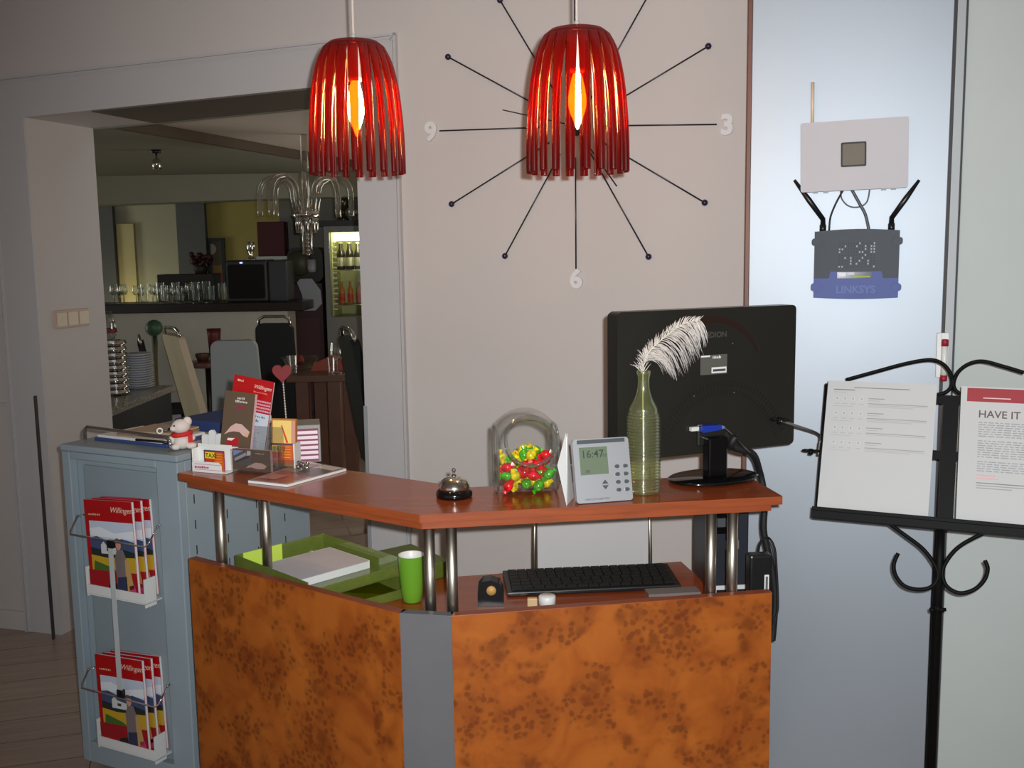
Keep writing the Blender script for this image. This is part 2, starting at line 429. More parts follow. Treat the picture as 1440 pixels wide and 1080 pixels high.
# floor, ceilings, room sides
b = MB(); b.box(-8.2, 3.6, -2.6, 13.2, -0.06, 0, FLOORM); struct(b.build('floor'))
CEILP = mat('ceiling_paint', (214, 210, 202), 0.8, var=0.02)
b = MB(); fl = WF @ Vector((XA, 0, 0)); fr_ = WF @ Vector((XB, 0, 0))
b.slab([(-8, -2.5, CEIL), (3.4, -2.5, CEIL), (fr_.x + 0.05, fr_.y + 0.05, CEIL), (fl.x, fl.y + 0.05, CEIL)], (0, 0, 0.08), CEILP); struct(b.build('ceiling'))
b = MB(); b.box(fr_.x, fr_.x + 0.1, -2.4, fr_.y + 0.1, 0, CEIL, WALLP); struct(b.build('wall_right'))
b = MB(); b.box(fl.x - 0.1, fl.x, 0.4, fl.y + 0.3, 0, CEIL, WALLP); struct(b.build('wall_left'))

# ---- dining room shell
DWALL = mat('dining_wall', (176, 172, 150), 0.7, var=0.03)
DDARK = mat('dining_column_grey', (96, 96, 98), 0.7, var=0.03)
DYEL = mat('dining_wall_yellow', (172, 156, 84), 0.7, var=0.04)
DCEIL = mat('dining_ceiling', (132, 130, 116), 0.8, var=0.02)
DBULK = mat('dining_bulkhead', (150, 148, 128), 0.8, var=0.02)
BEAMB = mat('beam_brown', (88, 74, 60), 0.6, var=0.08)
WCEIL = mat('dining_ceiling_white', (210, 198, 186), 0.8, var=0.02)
cz = P(240, 246, 8.7).z
q0 = Z(140, 178, cz); q1 = Z(430, 226, cz)
bd = (q1 - q0); bd.z = 0; bdir = bd.normalized(); bn = Vector((bdir.y, -bdir.x, 0))   # right of beam
qa = q0 + bdir * 0.03; qb = q1 + bdir * 1.5
lf = WF @ Vector((XA, WTHK + 0.001, 0)); rt = WF @ Vector((XB, WTHK + 0.001, 0))
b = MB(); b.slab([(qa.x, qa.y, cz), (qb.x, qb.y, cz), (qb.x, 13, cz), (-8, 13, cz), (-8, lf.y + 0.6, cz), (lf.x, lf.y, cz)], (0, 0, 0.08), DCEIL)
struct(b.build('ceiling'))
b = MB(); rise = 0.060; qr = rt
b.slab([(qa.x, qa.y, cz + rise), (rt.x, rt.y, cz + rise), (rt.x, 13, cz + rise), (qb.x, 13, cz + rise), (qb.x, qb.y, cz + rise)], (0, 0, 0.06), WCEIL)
struct(b.build('ceiling'))
b = MB(); off = bn * 0.035
b.slab([(qa.x, qa.y, cz), (qb.x, qb.y, cz), (qb.x + off.x, qb.y + off.y, cz), (qa.x + off.x, qa.y + off.y, cz)], (0, 0, rise - 0.002), BEAMB)
struct(b.build('trim_5'))
# steel lintel under the soffit
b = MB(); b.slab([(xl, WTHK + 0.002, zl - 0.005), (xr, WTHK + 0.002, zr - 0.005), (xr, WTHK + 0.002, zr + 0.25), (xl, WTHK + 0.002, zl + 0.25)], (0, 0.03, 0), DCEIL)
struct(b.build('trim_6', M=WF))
def frontal(name, px0, px1, py0, py1, Y, m, th=0.15):
    a = P(px0, py0, Y); c = P(px1, py1, Y); e = P(px0, py1, Y); g = P(px1, py0, Y)
    bb = MB(); bb.slab([tuple(a), tuple(e), tuple(c), tuple(g)], (0, th, 0), m); return struct(bb.build(name))
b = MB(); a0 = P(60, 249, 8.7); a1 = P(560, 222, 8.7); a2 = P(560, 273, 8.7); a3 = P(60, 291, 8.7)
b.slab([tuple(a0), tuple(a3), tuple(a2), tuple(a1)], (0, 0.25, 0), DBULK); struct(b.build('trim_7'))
BY = 11.4
def fw(name, pxa, pxb, Y, m, z0=0.0, z1=2.30, th=0.12):
    a = P(pxa, 350, Y).x; c = P(pxb, 350, Y).x
    bb = MB(); bb.box(a, c, Y, Y + th, z0, z1, m); return struct(bb.build(name))
fw('wall_dining', -40, 292, BY, DWALL)
fw('wall_dining_yellow', 292, 395, BY, DYEL)
fw('wall_dining_kitchen', 395, 800, BY - 1.0, mat('kitchen_wall', (134, 130, 120), 0.7))
fw('column_grey', 110, 161, 11.3, DDARK, th=0.08)
fw('column_grey', 250, 290, 11.3, DDARK, th=0.08)
b = MB(); b.box(-8.1, -8.0, 5.2, 13, 0, 2.3, DWALL); struct(b.build('wall_dining_left'))
b = MB(); b.box(0.6, 0.7, 4.9, BY, 0, 2.4, DWALL); struct(b.build('wall_dining_right'))
a = P(163, 315, BY - 0.06); c = P(192, 400, BY - 0.06)
b = MB(); b.box(a.x, c.x, BY - 0.05, BY - 0.001, 0.4, a.z, mat('pale_door_leaf', (196, 182, 136), 0.6)); struct(b.build('door_3'))

xs_ = WL(128, 157)[0]; zs_ = lambda x: zl + (zr - zl) * (x - xl) / (xr - xl)
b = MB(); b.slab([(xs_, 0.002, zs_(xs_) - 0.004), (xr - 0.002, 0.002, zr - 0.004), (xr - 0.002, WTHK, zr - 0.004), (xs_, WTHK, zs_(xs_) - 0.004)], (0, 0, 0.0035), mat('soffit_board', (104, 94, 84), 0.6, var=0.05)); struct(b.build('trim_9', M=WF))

# light switches on the left jamb
XN = WF.to_3x3() @ Vector((1, 0, 0)); XP = WF @ Vector((xl, 0, 0))
s0 = WFi @ PL(75, 437, XP, XN); s1 = WFi @ PL(122, 433, XP, XN); s2 = WFi @ PL(76, 463, XP, XN)
SWM = WF @ T(xl, 0, 0) @ RZ(PI / 2)                    # x -> into the wall depth, -y -> out of the jamb
sw = thing('light_switch', 'cream triple rocker light switch on the left door jamb', 'light switch', WF @ T(xl, (s0.y + s1.y) / 2, (s0.z + s2.z) / 2) @ RZ(PI / 2))
hw = abs(s1.y - s0.y) / 2; hh = abs(s0.z - s2.z) / 2
CREAM = mat('switch_cream', (214, 200, 176), 0.35)
b = MB(); b.box(-hw, hw, -0.010, 0, -hh, hh, mat('switch_frame_pinkish', (196, 168, 150), 0.4)); b.build('frame', sw, bevel=0.003)
for i in range(3):
    b = MB(); w = 2 * hw / 3; b.box(-hw + i * w + 0.006, -hw + (i + 1) * w - 0.006, -0.016, -0.0095, -hh + 0.010, hh - 0.010, CREAM); b.build('rocker', sw, bevel=0.002)

#@@COUNTER
# ------------------------------------------------------------------ reception counter
PT = 0.85      # top of the front panels
ST = 1.10      # top of the raised shelf
DT = 0.72      # desk top
pA = Z(265, 785, PT); pB = Z(562, 862, PT); pC = Z(635, 866, PT); pD = Z(1086, 833, PT)
sA = Z(250, 665, ST); sB = Z(590, 724, ST); sC = Z(1101, 698, ST)
cm = T(pB.x, pB.y, 0)
counter = thing('reception_counter', 'angled cherry and burl wood reception counter with a raised shelf on steel posts', 'reception counter', cm)
def away(p, q):
    d = (q - p); d.z = 0; d.normalize(); return Vector((-d.y, d.x, 0))
nL = away(pA, pB); nR = away(pC, pD); nM = away(pB, pC)
def panel(p, q, n, name, m, th=0.025, lab=None):
    F = frame((p.x, p.y, 0), (q - p)); l = (q - p).length
    bb = MB(); bb.M = F
    bb.box(0, l, 0, th, 0.02, PT - 0.001, m)
    bb.box(-0.0005, l + 0.0005, -0.0005, th + 0.001, PT - 0.002, PT, CHEDGE if m is BURL else GREYP)
    o = bb.build(name, counter, world=True, bevel=0.0015)
    if lab: o['label'] = lab
    return o
panel(pA, pB, nL, 'front_panel', BURL, lab='left burl wood front panel')
panel(pC, pD, nR, 'front_panel', BURL, lab='right burl wood front panel')
panel(pB, pC, nM, 'corner_panel', GREYP, lab='plain grey corner strip')
# sides/rails behind the panels
b = MB()
for p, q, n in ((pA, pB, nL), (pC, pD, nR)):
    F = frame((p.x, p.y, 0), (q - p)); l = (q - p).length; b.M = F
    b.box(0.03, l - 0.05, 0.026, 0.045, 0.1, DT - 0.05, GREYP)
b.build('inner_frame', counter, world=True)
# raised shelf, two stepped layers
SD = 0.25
nsL = away(sA, sB); nsR = away(sB, sC)
def inter(p, d, q, e):
    den = d.x * e.y - d.y * e.x; t = ((q.x - p.x) * e.y - (q.y - p.y) * e.x) / den; return p + d * t
def shelf_outline(inset, z):
    dL = (sB - sA).normalized(); dR = (sC - sB).normalized()
    fa = sA + nsL * inset + dL * inset * 1.6; fc = sC + nsR * inset - dR * inset * 1.6
    fb = inter(fa, dL, fc, dR)
    ba = fa + nsL * (SD - 2 * inset + 0.02); bc = fc + nsR * (SD - 2 * inset)
    bb = inter(ba, dL, bc, dR)
    return [(p.x, p.y, z) for p in (fa, fb, fc, bc, bb, ba)]
b = MB(); b.slab(shelf_outline(0, ST - 0.020), (0, 0, 0.020), CHERRY, sm=CHEDGE); b.build('shelf_top', counter, world=True, bevel=0.0025)
b = MB(); b.slab(shelf_outline(0.014, ST - 0.038), (0, 0, 0.018), CHERRY, sm=CHEDGE); b.build('shelf_underlayer', counter, world=True, bevel=0.002)
# posts
def post(pt, z0=DT):
    bb = MB(); bb.M = T(pt.x, pt.y, 0)
    bb.lathe([(0.0135, z0), (0.0135, ST - 0.038)], STEEL, 20)
    bb.lathe([(0.017, z0), (0.017, z0 + 0.006)], STEEL, 20)
    bb.build('post', counter, world=True)
fwd = lambda p, n, k: p + n * k
for px, py, k in ((606, 858, 0.045), (637, 861, 0.045), (999, 837, 0.05), (1029, 835, 0.05)):
    q = Z(px, py, PT); post(Vector((q.x, q.y, 0)) + Vector((q.x, q.y, 0)).normalized() * 0.03)
post(P(311, 745, 2.785)); post(P(374, 740, 2.87))
# desk plate behind the panels
b = MB()
iL = pA + nL * 0.046; iLb = inter(iL, (pB - pA).normalized(), pC + nR * 0.046, (pD - pC).normalized()); iR = pD + nR * 0.046
far1 = iR + nR * 0.64; far0 = iL + nL * 0.52
fm = inter(far0, (pB - pA).normalized(), far1, (pD - pC).normalized())
b.slab([(p.x, p.y, DT - 0.03) for p in (iL, iLb, iR, far1, fm, far0)], (0, 0, 0.03), CHERRY, sm=CHEDGE)
b.build('desk_plate', counter, world=True, bevel=0.002)
b = MB(); b.M = frame((pD.x, pD.y, 0), (pD - pC)); b.box(-0.024, -0.002, 0.026, 0.60, 0.02, DT - 0.031, GREYP); b.build('side_panel', counter, world=True)

# ------------------------------------------------------------------ grey magazine cabinet
CT = 1.10
cR = Z(248, 641, CT)
cxd = Vector((0.885, -0.466, 0)); 
cL = Z(82, 625, CT)
CW = (cR - cL).length; CD = 0.62
cxd = (cxd + (cR - cL).normalized()).normalized()
CFm = frame((cR.x, cR.y, 0), cxd)          # x = 0 at right front edge, -CW at left
CFi = CFm.inverted()
def CLc(px, py, off=0.0):
    n = CFm.to_3x3() @ Vector((0, 1, 0)); q = CFi @ PL(px, py, Vector((cR.x, cR.y, 0)) - n * off, n); return q.x, q.z
cab = thing('magazine_cabinet', 'grey office cabinet with framed end panel at the left of the counter', 'cabinet', CFm)
rx0 = CLc(97, 640)[0]; rx1 = CLc(219, 660)[0]; rzt = CLc(160, 652)[1]
b = MB()
b.box(-CW, 0, 0.03, CD, 0.03, CT - 0.022, CABG)                       # carcase
b.build('carcase', cab, bevel=0.003)
b = MB(); b.box(-CW - 0.003, 0.003, -0.003, CD + 0.003, CT - 0.021, CT, CABG); b.build('top_panel', cab, bevel=0.004)
b = MB()
b.box(-CW, rx0, 0, 0.0295, 0.03, CT - 0.022, CABG); b.box(rx1, 0, 0, 0.0295, 0.03, CT - 0.022, CABG)
b.box(rx0, rx1, 0, 0.0295, rzt, CT - 0.022, CABG); b.box(rx0, rx1, 0, 0.0295, 0.03, 0.1, CABG)
b.build('end_frame', cab, bevel=0.003)
b = MB(); b.box(rx0 + 0.035, rx1 - 0.012, 0.020, 0.0292, 0.11, rzt - 0.02, CABD); b.build('recessed_panel', cab, bevel=0.006)
b = MB(); b.box(-CW + 0.02, -0.02, 0.05, CD - 0.03, 0, 0.03, DARKGAP); b.build('plinth', cab)
# slots in the long side
b = MB()
for k in range(8):
    y = 0.06 + k * 0.07
    for z in (0.62, 0.70, 0.78, 0.86, 0.94, 1.01):
        if (k + int(z * 100)) % 2: continue
        sb = MB(); sb.box(-0.001, 0.0012, y, y + 0.004, z, z + 0.028, DARKGAP); sb.build('slot', cab)
# chrome rail on top
ra = CFi @ Z(120, 617, CT + 0.002); rb_ = CFi @ Z(240, 634, CT + 0.002)
b = MB(); hr = 0.043
pts = [(ra.x, ra.y, CT - 0.005), (ra.x, ra.y, CT + hr - 0.012), (ra.x + 0.012, ra.y, CT + hr), (rb_.x - 0.012, rb_.y, CT + hr), (rb_.x, rb_.y, CT + hr - 0.012), (rb_.x, rb_.y, CT - 0.005)]
b.tube(pts, 0.0055, CHROME, 10); b.build('top_rail', cab)

# magazine pockets (white lips), wire hooks and the plastic connecting strip
W1 = dict(tl=(110, 683), tr=(180, 699), br=(203, 832), bl=(136, 818))
W2 = dict(tl=(126, 900), tr=(199, 927), br=(216, 1051), bl=(151, 1032))
MOFF = 0.035
def magset(px, hooks, idx):
    tl = CLc(*px['tl'], MOFF); tr = CLc(*px['tr'], MOFF); br = CLc(*px['br'], MOFF); bl = CLc(*px['bl'], MOFF)
    return tl, tr, br, bl
m1 = magset(W1, None, 0); m2 = magset(W2, None, 1)
for (tl, tr, br, bl), tag_ in ((m1, 'u'), (m2, 'l')):
    xa = (tl[0] + bl[0]) / 2 + 0.004; xb = xa + 0.225; zb = (br[1] + bl[1]) / 2
    b = MB()
    b.box(xa - 0.006, xb + 0.01, -0.046, -0.043, zb - 0.035, zb - 0.006, WHITEP)     # lip
    b.box(xa - 0.012, xa - 0.008, -0.046, -0.001, zb - 0.045, zb + 0.05, WHITEP)
    b.box(xb + 0.012, xb + 0.016, -0.046, -0.001, zb - 0.05, zb + 0.04, WHITEP)
    b.box(xa - 0.012, xb + 0.016, -0.046, 0.02, zb - 0.04, zb - 0.036, WHITEP)
    b.build('magazine_pocket', cab)
    zw = zb + 0.155
    b = MB()
    b.tube([(xa - 0.05, -0.03, zw + 0.05), (xa - 0.055, -0.055, zw + 0.008), (xa - 0.048, -0.062, zw), (xb + 0.042, -0.062, zw - 0.004), (xb + 0.052, -0.055, zw + 0.004), (xb + 0.058, -0.02, zw + 0.05)], 0.0028, CHROME, 8)
    b.tube([(xb + 0.058, -0.02, zw + 0.05), (xb + 0.05, 0.022, zw + 0.052)], 0.0028, CHROME, 8)
    b.tube([(xa - 0.05, -0.03, zw + 0.05), (xa - 0.035, 0.022, zw + 0.052)], 0.0028, CHROME, 8)
    b.sphere((xb + 0.058, -0.02, zw + 0.05), 0.0045, CHROME, 8); b.sphere((xa - 0.05, -0.03, zw + 0.05), 0.0045, CHROME, 8)
    b.build('wire_hook', cab)
ca = CLc(156, 768, 0.066); cb = CLc(169, 975, 0.066)
b = MB(); cxm = (ca[0] + cb[0]) / 2
b.box(cxm - 0.010, cxm + 0.010, -0.0675, -0.066, cb[1], ca[1], mat('clear_strip', (190, 192, 194), 0.25))
for zz in (ca[1] + 0.006, cb[1] + 0.0): b.box(cxm - 0.012, cxm + 0.012, -0.070, -0.058, zz - 0.012, zz + 0.012, BLACKP)
b.build('plastic_strip', cab)

# magazines
RED = C(176, 16, 22, 0.3); MAG = C(170, 20, 60, 0.3)
def cover_art(bb, w, h, y):
    """front of the tourist magazine, drawn on the plane y"""
    def R(x0, x1, z0, z1, m, k=0): bb.quad((x0 * w, y - 0.0003 * k, z0 * h), (x1 * w, y - 0.0003 * k, z0 * h), (x1 * w, y - 0.0003 * k, z1 * h), (x0 * w, y - 0.0003 * k, z1 * h), m)
    def G(pts, m, k): bb.poly([(x * w, y - 0.0003 * k, z * h) for x, z in pts], m)
    R(0.08, 1.0, 0.26, 0.78, C(196, 206, 222), 1)
    G([(0.08, 0.70), (0.3, 0.72), (0.6, 0.66), (1.0, 0.70), (1.0, 0.60), (0.08, 0.62)], C(226, 230, 236), 2)
    G([(0.08, 0.44), (0.08, 0.60), (0.22, 0.62), (0.5, 0.57), (0.75, 0.61), (1.0, 0.58), (1.0, 0.44)], C(62, 78, 116), 3)
    G([(0.08, 0.40), (0.08, 0.50), (0.3, 0.48), (0.6, 0.52), (1.0, 0.47), (1.0, 0.40)], C(34, 44, 40), 4)
    G([(0.30, 0.44), (0.30, 0.53), (0.36, 0.57), (0.42, 0.53), (0.62, 0.51), (0.62, 0.44)], C(208, 208, 204), 5)
    G([(0.42, 0.47), (0.42, 0.50), (0.5, 0.50), (0.5, 0.47)], C(60, 60, 70), 6)
    G([(0.08, 0.26), (0.08, 0.42), (0.4, 0.40), (1.0, 0.42), (1.0, 0.26)], C(196, 158, 36), 5)
    G([(0.12, 0.26), (0.14, 0.36), (0.5, 0.30), (0.62, 0.26)], C(66, 104, 40), 6)
    R(0.0, 1.0, 0.02, 0.26, C(158, 18, 28), 6)
    G([(0.36, 0.02), (0.42, 0.12), (0.60, 0.14), (0.62, 0.02)], C(40, 30, 30), 7)
    # hugging couple
    G([(0.60, 0.05), (0.58, 0.40), (0.64, 0.50), (0.76, 0.50), (0.82, 0.40), (0.80, 0.05)], C(120, 108, 108), 8)
    G([(0.60, 0.04), (0.61, 0.20), (0.80, 0.22), (0.80, 0.04)], C(48, 52, 84), 9)
    G([(0.78, 0.06), (0.79, 0.40), (0.86, 0.40), (0.94, 0.10)], C(190, 150, 92), 9)
    G([(x * 0.055 + 0.675, z * 0.055 + 0.545) for x, z in arc(0, 0, 1, 0, 330, 11)], C(206, 150, 126), 9)
    G([(x * 0.055 + 0.66, z * 0.04 + 0.575) for x, z in arc(0, 0, 1, 0, 180, 8)], C(112, 84, 62), 10)
    G([(0.86, 0.03), (0.84, 0.12), (0.95, 0.14), (0.99, 0.04)], C(200, 60, 110), 9)
    bb.scrib(0.055 * w / 0.21, 0.006, C(220, 190, 150), T(0.08 * w, y - 0.001, 0.84 * h))
    bb.text('Willingen', 0.026 * w / 0.21, C(240, 210, 190), T(0.54 * w, y - 0.001, 0.88 * h), shear=0.35)
def magazine(name, label, M, group, w=0.21, h=0.285, th=0.010):
    t = thing(name, label, 'magazine', M, group)
    bb = MB(); bb.box(0, w, 0, 0.0012, 0, h, RED); cover_art(bb, w, h, 0); bb.build('cover', t)
    bb = MB(); bb.box(0.0015, w - 0.001, 0.0013, th, 0.0005, h - 0.0015, PAPER); bb.build('page_block', t)
    bb = MB(); bb.box(0, w, th + 0.0001, th + 0.0010, 0, h, MAG); bb.build('back_cover', t)
    return t
names = ['front copy in the upper rack with its cover fully showing', 'middle copy in the upper rack peeking out behind the front one', 'rearmost copy in the upper rack against the cabinet',
         'front copy in the lower rack with its cover fully showing', 'middle copy in the lower rack peeking out behind the front one', 'rearmost copy in the lower rack against the cabinet']
for i, (mm, zk) in enumerate(((m1, 0), (m2, 0))):
    tl, tr, br, bl = mm
    xa = (tl[0] + bl[0]) / 2 + 0.002; zb = (br[1] + bl[1]) / 2 - 0.035
    first = None
    for k in range(3):
        M = CFm @ T(xa + 0.006 + k * 0.014, -0.042 + k * 0.0195, zb + 0.001 * k) @ RZ(math.radians(1.0 * k)) @ RY(math.radians(-3.0)) @ RX(math.radians(-1.5))
        lab = 'red tourist magazine, ' + names[i * 3 + k]
        grp = 'magazines in the upper rack' if i == 0 else 'magazines in the lower rack'
        if first is None: first = magazine('magazine', lab, M, grp, w=0.205, h=0.30 if i == 0 else 0.30)
        else: dup(first, M, lab)

#@@WALLTHINGS
# ------------------------------------------------------------------ wall clock of pins
ck = WL(810, 178)
ROD = mat('clock_rod', (64, 58, 66), 0.35, metal=0.7)
KNOB = mat('clock_knob', (52, 44, 70), 0.3, metal=0.3)
NUM = mat('clock_numeral', (226, 225, 225), 0.5, spec=.2)
CM = WF @ T(ck[0], 0, ck[1])
clock = thing('wall_clock', 'large wall clock of thin radiating rods with round knobs and white numerals', 'clock', CM)
ends = {1: (922, -25), 2: (996, 65), 3: (1008, 175), 4: (991, 285), 5: (912, 361), 6: (810, 378), 7: (710, 360), 8: (635, 287), 9: (618, 184), 10: (630, 80), 11: (703, 0), 12: (808, -40)}
for hnum, (ex, ey) in ends.items():
    e = WL(ex, ey, 0.012); x, z = e[0] - ck[0], e[1] - ck[1]
    l = math.hypot(x, z); b = MB(); s = 0.11 / l
    b.tube([(x * s, -0.012, z * s), (x, -0.012, z)], 0.0028, ROD, 8)
    o = b.build('rod', clock)
    b = MB()
    if hnum % 3:
        b.sphere((x, -0.012, z), 0.0115, KNOB, 12); b.build('knob', o)
    else:
        k = 1 + 0.035 / l
        b.text(str(hnum), 0.092, NUM, T(x * k * 1.0, -0.009, z * k - 0.032), align='CENTER', bold=0.004, ext=0.006)
        if hnum == 12: pass
        b.build('numeral', o)
b = MB(); b.lathe([(0.030, 0), (0.034, 0.004), (0.034, 0.022), (0.028, 0.027)], DARKGAP, 24, M=RX(PI / 2)); b.build('hub', clock)
for nm, ex, ey, w in (('minute_hand', 708, 155, 0.004), ('hour_hand', 868, 262, 0.005)):
    e = WL(ex, ey, 0.02); x, z = e[0] - ck[0], e[1] - ck[1]
    b = MB(); b.tube([(0, -0.029, 0), (x, -0.029, z)], w, ROD, 8, flat=0.5); b.build(nm, clock)

# ------------------------------------------------------------------ white wireless box and router on the aluminium door
def AL(px, py, o=0.0): return WL(px, py, pd + o)
a = AL(1127, 172, 0.03); c = AL(1276, 265, 0.03)
bw, bh = c[0] - a[0], a[1] - c[1]
RM = WF @ T((a[0] + c[0]) / 2, -pd, (a[1] + c[1]) / 2) @ RY(math.radians(-1.2))
box = thing('access_point', 'white flat wireless box with square badge, above the router on the metal door', 'router', RM)
APW = mat('box_white', (196, 195, 200), 0.6, spec=0.12, var=0.01)
b = MB(); b.slab([(x, -0.032, z) for x, z in rrect(-bw / 2, bw / 2, -bh / 2, bh / 2, 0.006, 3)], (0, 0.030, 0), APW); b.build('housing', box, bevel=0.002)
b = MB(); e = bw * 0.118; zc = bh * 0.0 + 0.002
b.slab([(x - 0.001, -0.0345, z) for x, z in rrect(-e, e, -e + zc, e + zc, 0.004, 3)], (0, 0.002, 0), mat('badge_rim', (50, 50, 50), 0.5, spec=0.2))
b.slab([(x - 0.001, -0.0352, z) for x, z in rrect(-e * .86, e * .86, -e * .86 + zc, e * .86 + zc, 0.003, 3)], (0, 0.001, 0), mat('badge_face', (112, 104, 92), 0.5, spec=0.2))
b.build('badge', box)
b = MB(); xa = -bw / 2 + bw * 0.11; b.tube([(xa, -0.012, bh / 2 - 0.004), (xa + 0.001, -0.012, bh / 2 + 0.118)], 0.0052, mat('antenna_cream', (222, 202, 172), 0.4), 10); b.build('antenna', box)
b = MB()
for k in (-0.36, -0.26, 0.28, 0.37): b.box(bw * k - 0.007, bw * k + 0.007, -0.022, -0.010, -bh / 2 - 0.004, -bh / 2 + 0.001, mat('port_grey', (150, 150, 152), 0.5))
b.build('cable_clips', box)

a = AL(1146, 324, 0.03); c = AL(1262, 420, 0.03); rw, rh = c[0] - a[0], a[1] - c[1]
RM2 = WF @ T((a[0] + c[0]) / 2, -pd, (a[1] + c[1]) / 2)
RGREY = mat('router_grey', (84, 90, 97), 0.6, spec=0.12); RBLUE = mat('router_blue', (96, 108, 160), 0.6, spec=0.12)
rt_ = thing('wireless_router', 'grey and blue router with two black antennas mounted on the metal door', 'router', RM2)
b = MB(); n = 12; top = [(-rw / 2 + rw * i / n, 0.006 * math.sin(PI * i / n)) for i in range(n + 1)]
split = -rh / 2 + rh * 0.30
pts = [(x, -0.045, rh / 2 - 0.004 + z) for x, z in top][::-1] + [(-rw / 2, -0.045, split), (rw / 2, -0.045, split)]
b.slab(pts, (0, 0.043, 0), RGREY); b.build('housing', rt_, bevel=0.003)
b = MB(); pts = [(-rw / 2, -0.046, split), (-rw / 2, -0.046, -rh / 2 + 0.006)] + [(-rw / 2 + rw * i / n, -0.046, -rh / 2 + 0.004 - 0.004 * math.sin(PI * i / n)) for i in range(n + 1)] + [(rw / 2, -0.046, split)]
pts = [(rw / 2, -0.046, split), (rw * 0.32, -0.046, split), (rw * 0.30, -0.046, split + 0.020), (-rw * 0.30, -0.046, split + 0.020), (-rw * 0.32, -0.046, split)] + pts[0:-1]
b.slab(pts, (0, 0.0435, 0), RBLUE)
b.text('LINKSYS', 0.030, mat('router_letters', (112, 124, 176), 0.6, spec=0.12), T(0, -0.0466, -rh / 2 + 0.018), align='CENTER', bold=0.001)
o = b.build('front_cover', rt_, bevel=0.002); o['label'] = 'blue lower cover with raised lettering'
b = MB(); b.box(-rw * 0.22, rw * 0.19, -0.0475, -0.046, split + 0.000, split + 0.018, BLACKG)
b.box(-rw * 0.03, rw * 0.17, -0.0480, -0.0474, split + 0.003, split + 0.007, C(150, 170, 60)); b.box(-rw * 0.20, -rw * 0.12, -0.0480, -0.0474, split + 0.006, split + 0.016, C(225, 225, 230))
b.box(-rw * 0.10, -rw * 0.02, -0.0480, -0.0474, split + 0.010, split + 0.018, C(200, 205, 210))
b.build('label_strip', rt_)
b = MB(); random.seed(3)
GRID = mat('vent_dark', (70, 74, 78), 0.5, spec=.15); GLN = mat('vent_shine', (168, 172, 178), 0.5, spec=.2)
for i in range(13):
    for j in range(9):
        x = -rw * 0.20 + i * rw * 0.034; z = split + 0.034 + j * 0.0085
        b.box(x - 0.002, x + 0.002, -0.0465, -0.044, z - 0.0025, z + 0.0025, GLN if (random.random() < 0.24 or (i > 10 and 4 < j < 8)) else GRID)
b.build('vent_grid', rt_)
for sx in (-1, 1):
    for zz in (rh * 0.33, -rh * 0.33):
        b = MB(); b.M = T(sx * rw * 0.475, 0, zz); b.slab([(x, -0.052, z) for x, z in rrect(-0.014, 0.014, -0.011, 0.011, 0.008, 4)], (0, 0.045, 0), RGREY if zz > 0 else RBLUE); b.build('bumper', rt_, bevel=0.002)
for sx, tip in ((-1, (1117, 253)), (1, (1293, 253))):
    e = AL(*tip, 0.03); ex = e[0] - (AL(1146, 324, 0.03)[0] + rw / 2); ez = e[1] - (AL(1146, 324, 0.03)[1] - rh / 2)
    x = sx * rw * 0.405
    b = MB(); z0 = rh / 2 - 0.006
    b.tube([(x, -0.02, z0), (x, -0.02, z0 + 0.022), (x, -0.02, z0 + 0.022), (x, -0.02, z0 + 0.042)], [0.0095, 0.0095, 0.0078, 0.0065], BLACKP, 12)
    b.tube([(x, -0.02, z0 + 0.038), (x + (ex - x) * 0.5, -0.022, z0 + 0.038 + (ez - z0 - 0.038) * 0.5), (ex, -0.024, ez)], [0.0075, 0.0085, 0.0045], BLACKP, 10)
    b.build('antenna', rt_)
# cables between the two
def wallcable(name, label, pix, r, m, offs=0.02):
    pts = []
    for (x, y) in pix:
        e = AL(x, y, offs); pts.append(WF @ Vector((e[0], -pd - offs, e[1])))
    c0 = pts[0].copy(); bb = MB(); bb.tube(spline(pts, 6), r, m, 8)
    return tag(bb.build(name, M=T(*c0), world=True), label, 'cable')
CABG2 = mat('cable_grey', (84, 88, 96), 0.5)
wallcable('power_cable', 'thin dark cable from the white box to the left of the router top', [(1186, 267), (1176, 285), (1168, 305), (1166, 324)], 0.0028, RUBBER, 0.015)
wallcable('network_cable', 'thick grey network cable from white box down to the router', [(1198, 267), (1208, 285), (1217, 302), (1222, 324)], 0.0045, CABG2, 0.017)
wallcable('cable_loop', 'thin cable hanging in a loop below the white box', [(1182, 267), (1184, 280), (1194, 290), (1208, 291), (1219, 284), (1223, 267)], 0.0022, CABG2, 0.010)
# whiteboard style marker clipped to the frame
a = AL(1329, 478, 0.02); c = AL(1329, 536, 0.02)
MM = WF @ T(a[0], -pd - 0.022, c[1])
hgt = a[1] - c[1]
b_ = thing('marker_pen', 'white marker with red caps clipped upright to the door frame', 'marker', MM)
b = MB(); b.lathe([(0.0085, 0.014), (0.0085, hgt - 0.014)], WHITEP, 14); b.build('barrel', b_)
b = MB(); b.lathe([(0.0075, 0), (0.010, 0.002), (0.010, 0.018)], C(150, 22, 40), 14); b.build('end_cap', b_)
b = MB(); b.lathe([(0.010, hgt - 0.018), (0.010, hgt), (0.0075, hgt + 0.002)], C(150, 22, 40), 14); b.build('end_cap', b_)
b = MB(); b.box(-0.022, -0.008, 0.004, 0.012, 0.01, hgt + 0.02, WHITEP); b.box(-0.022, 0.012, 0.010, 0.0155, 0.01, hgt + 0.02, WHITEP); b.build('holder', b_, bevel=0.002)

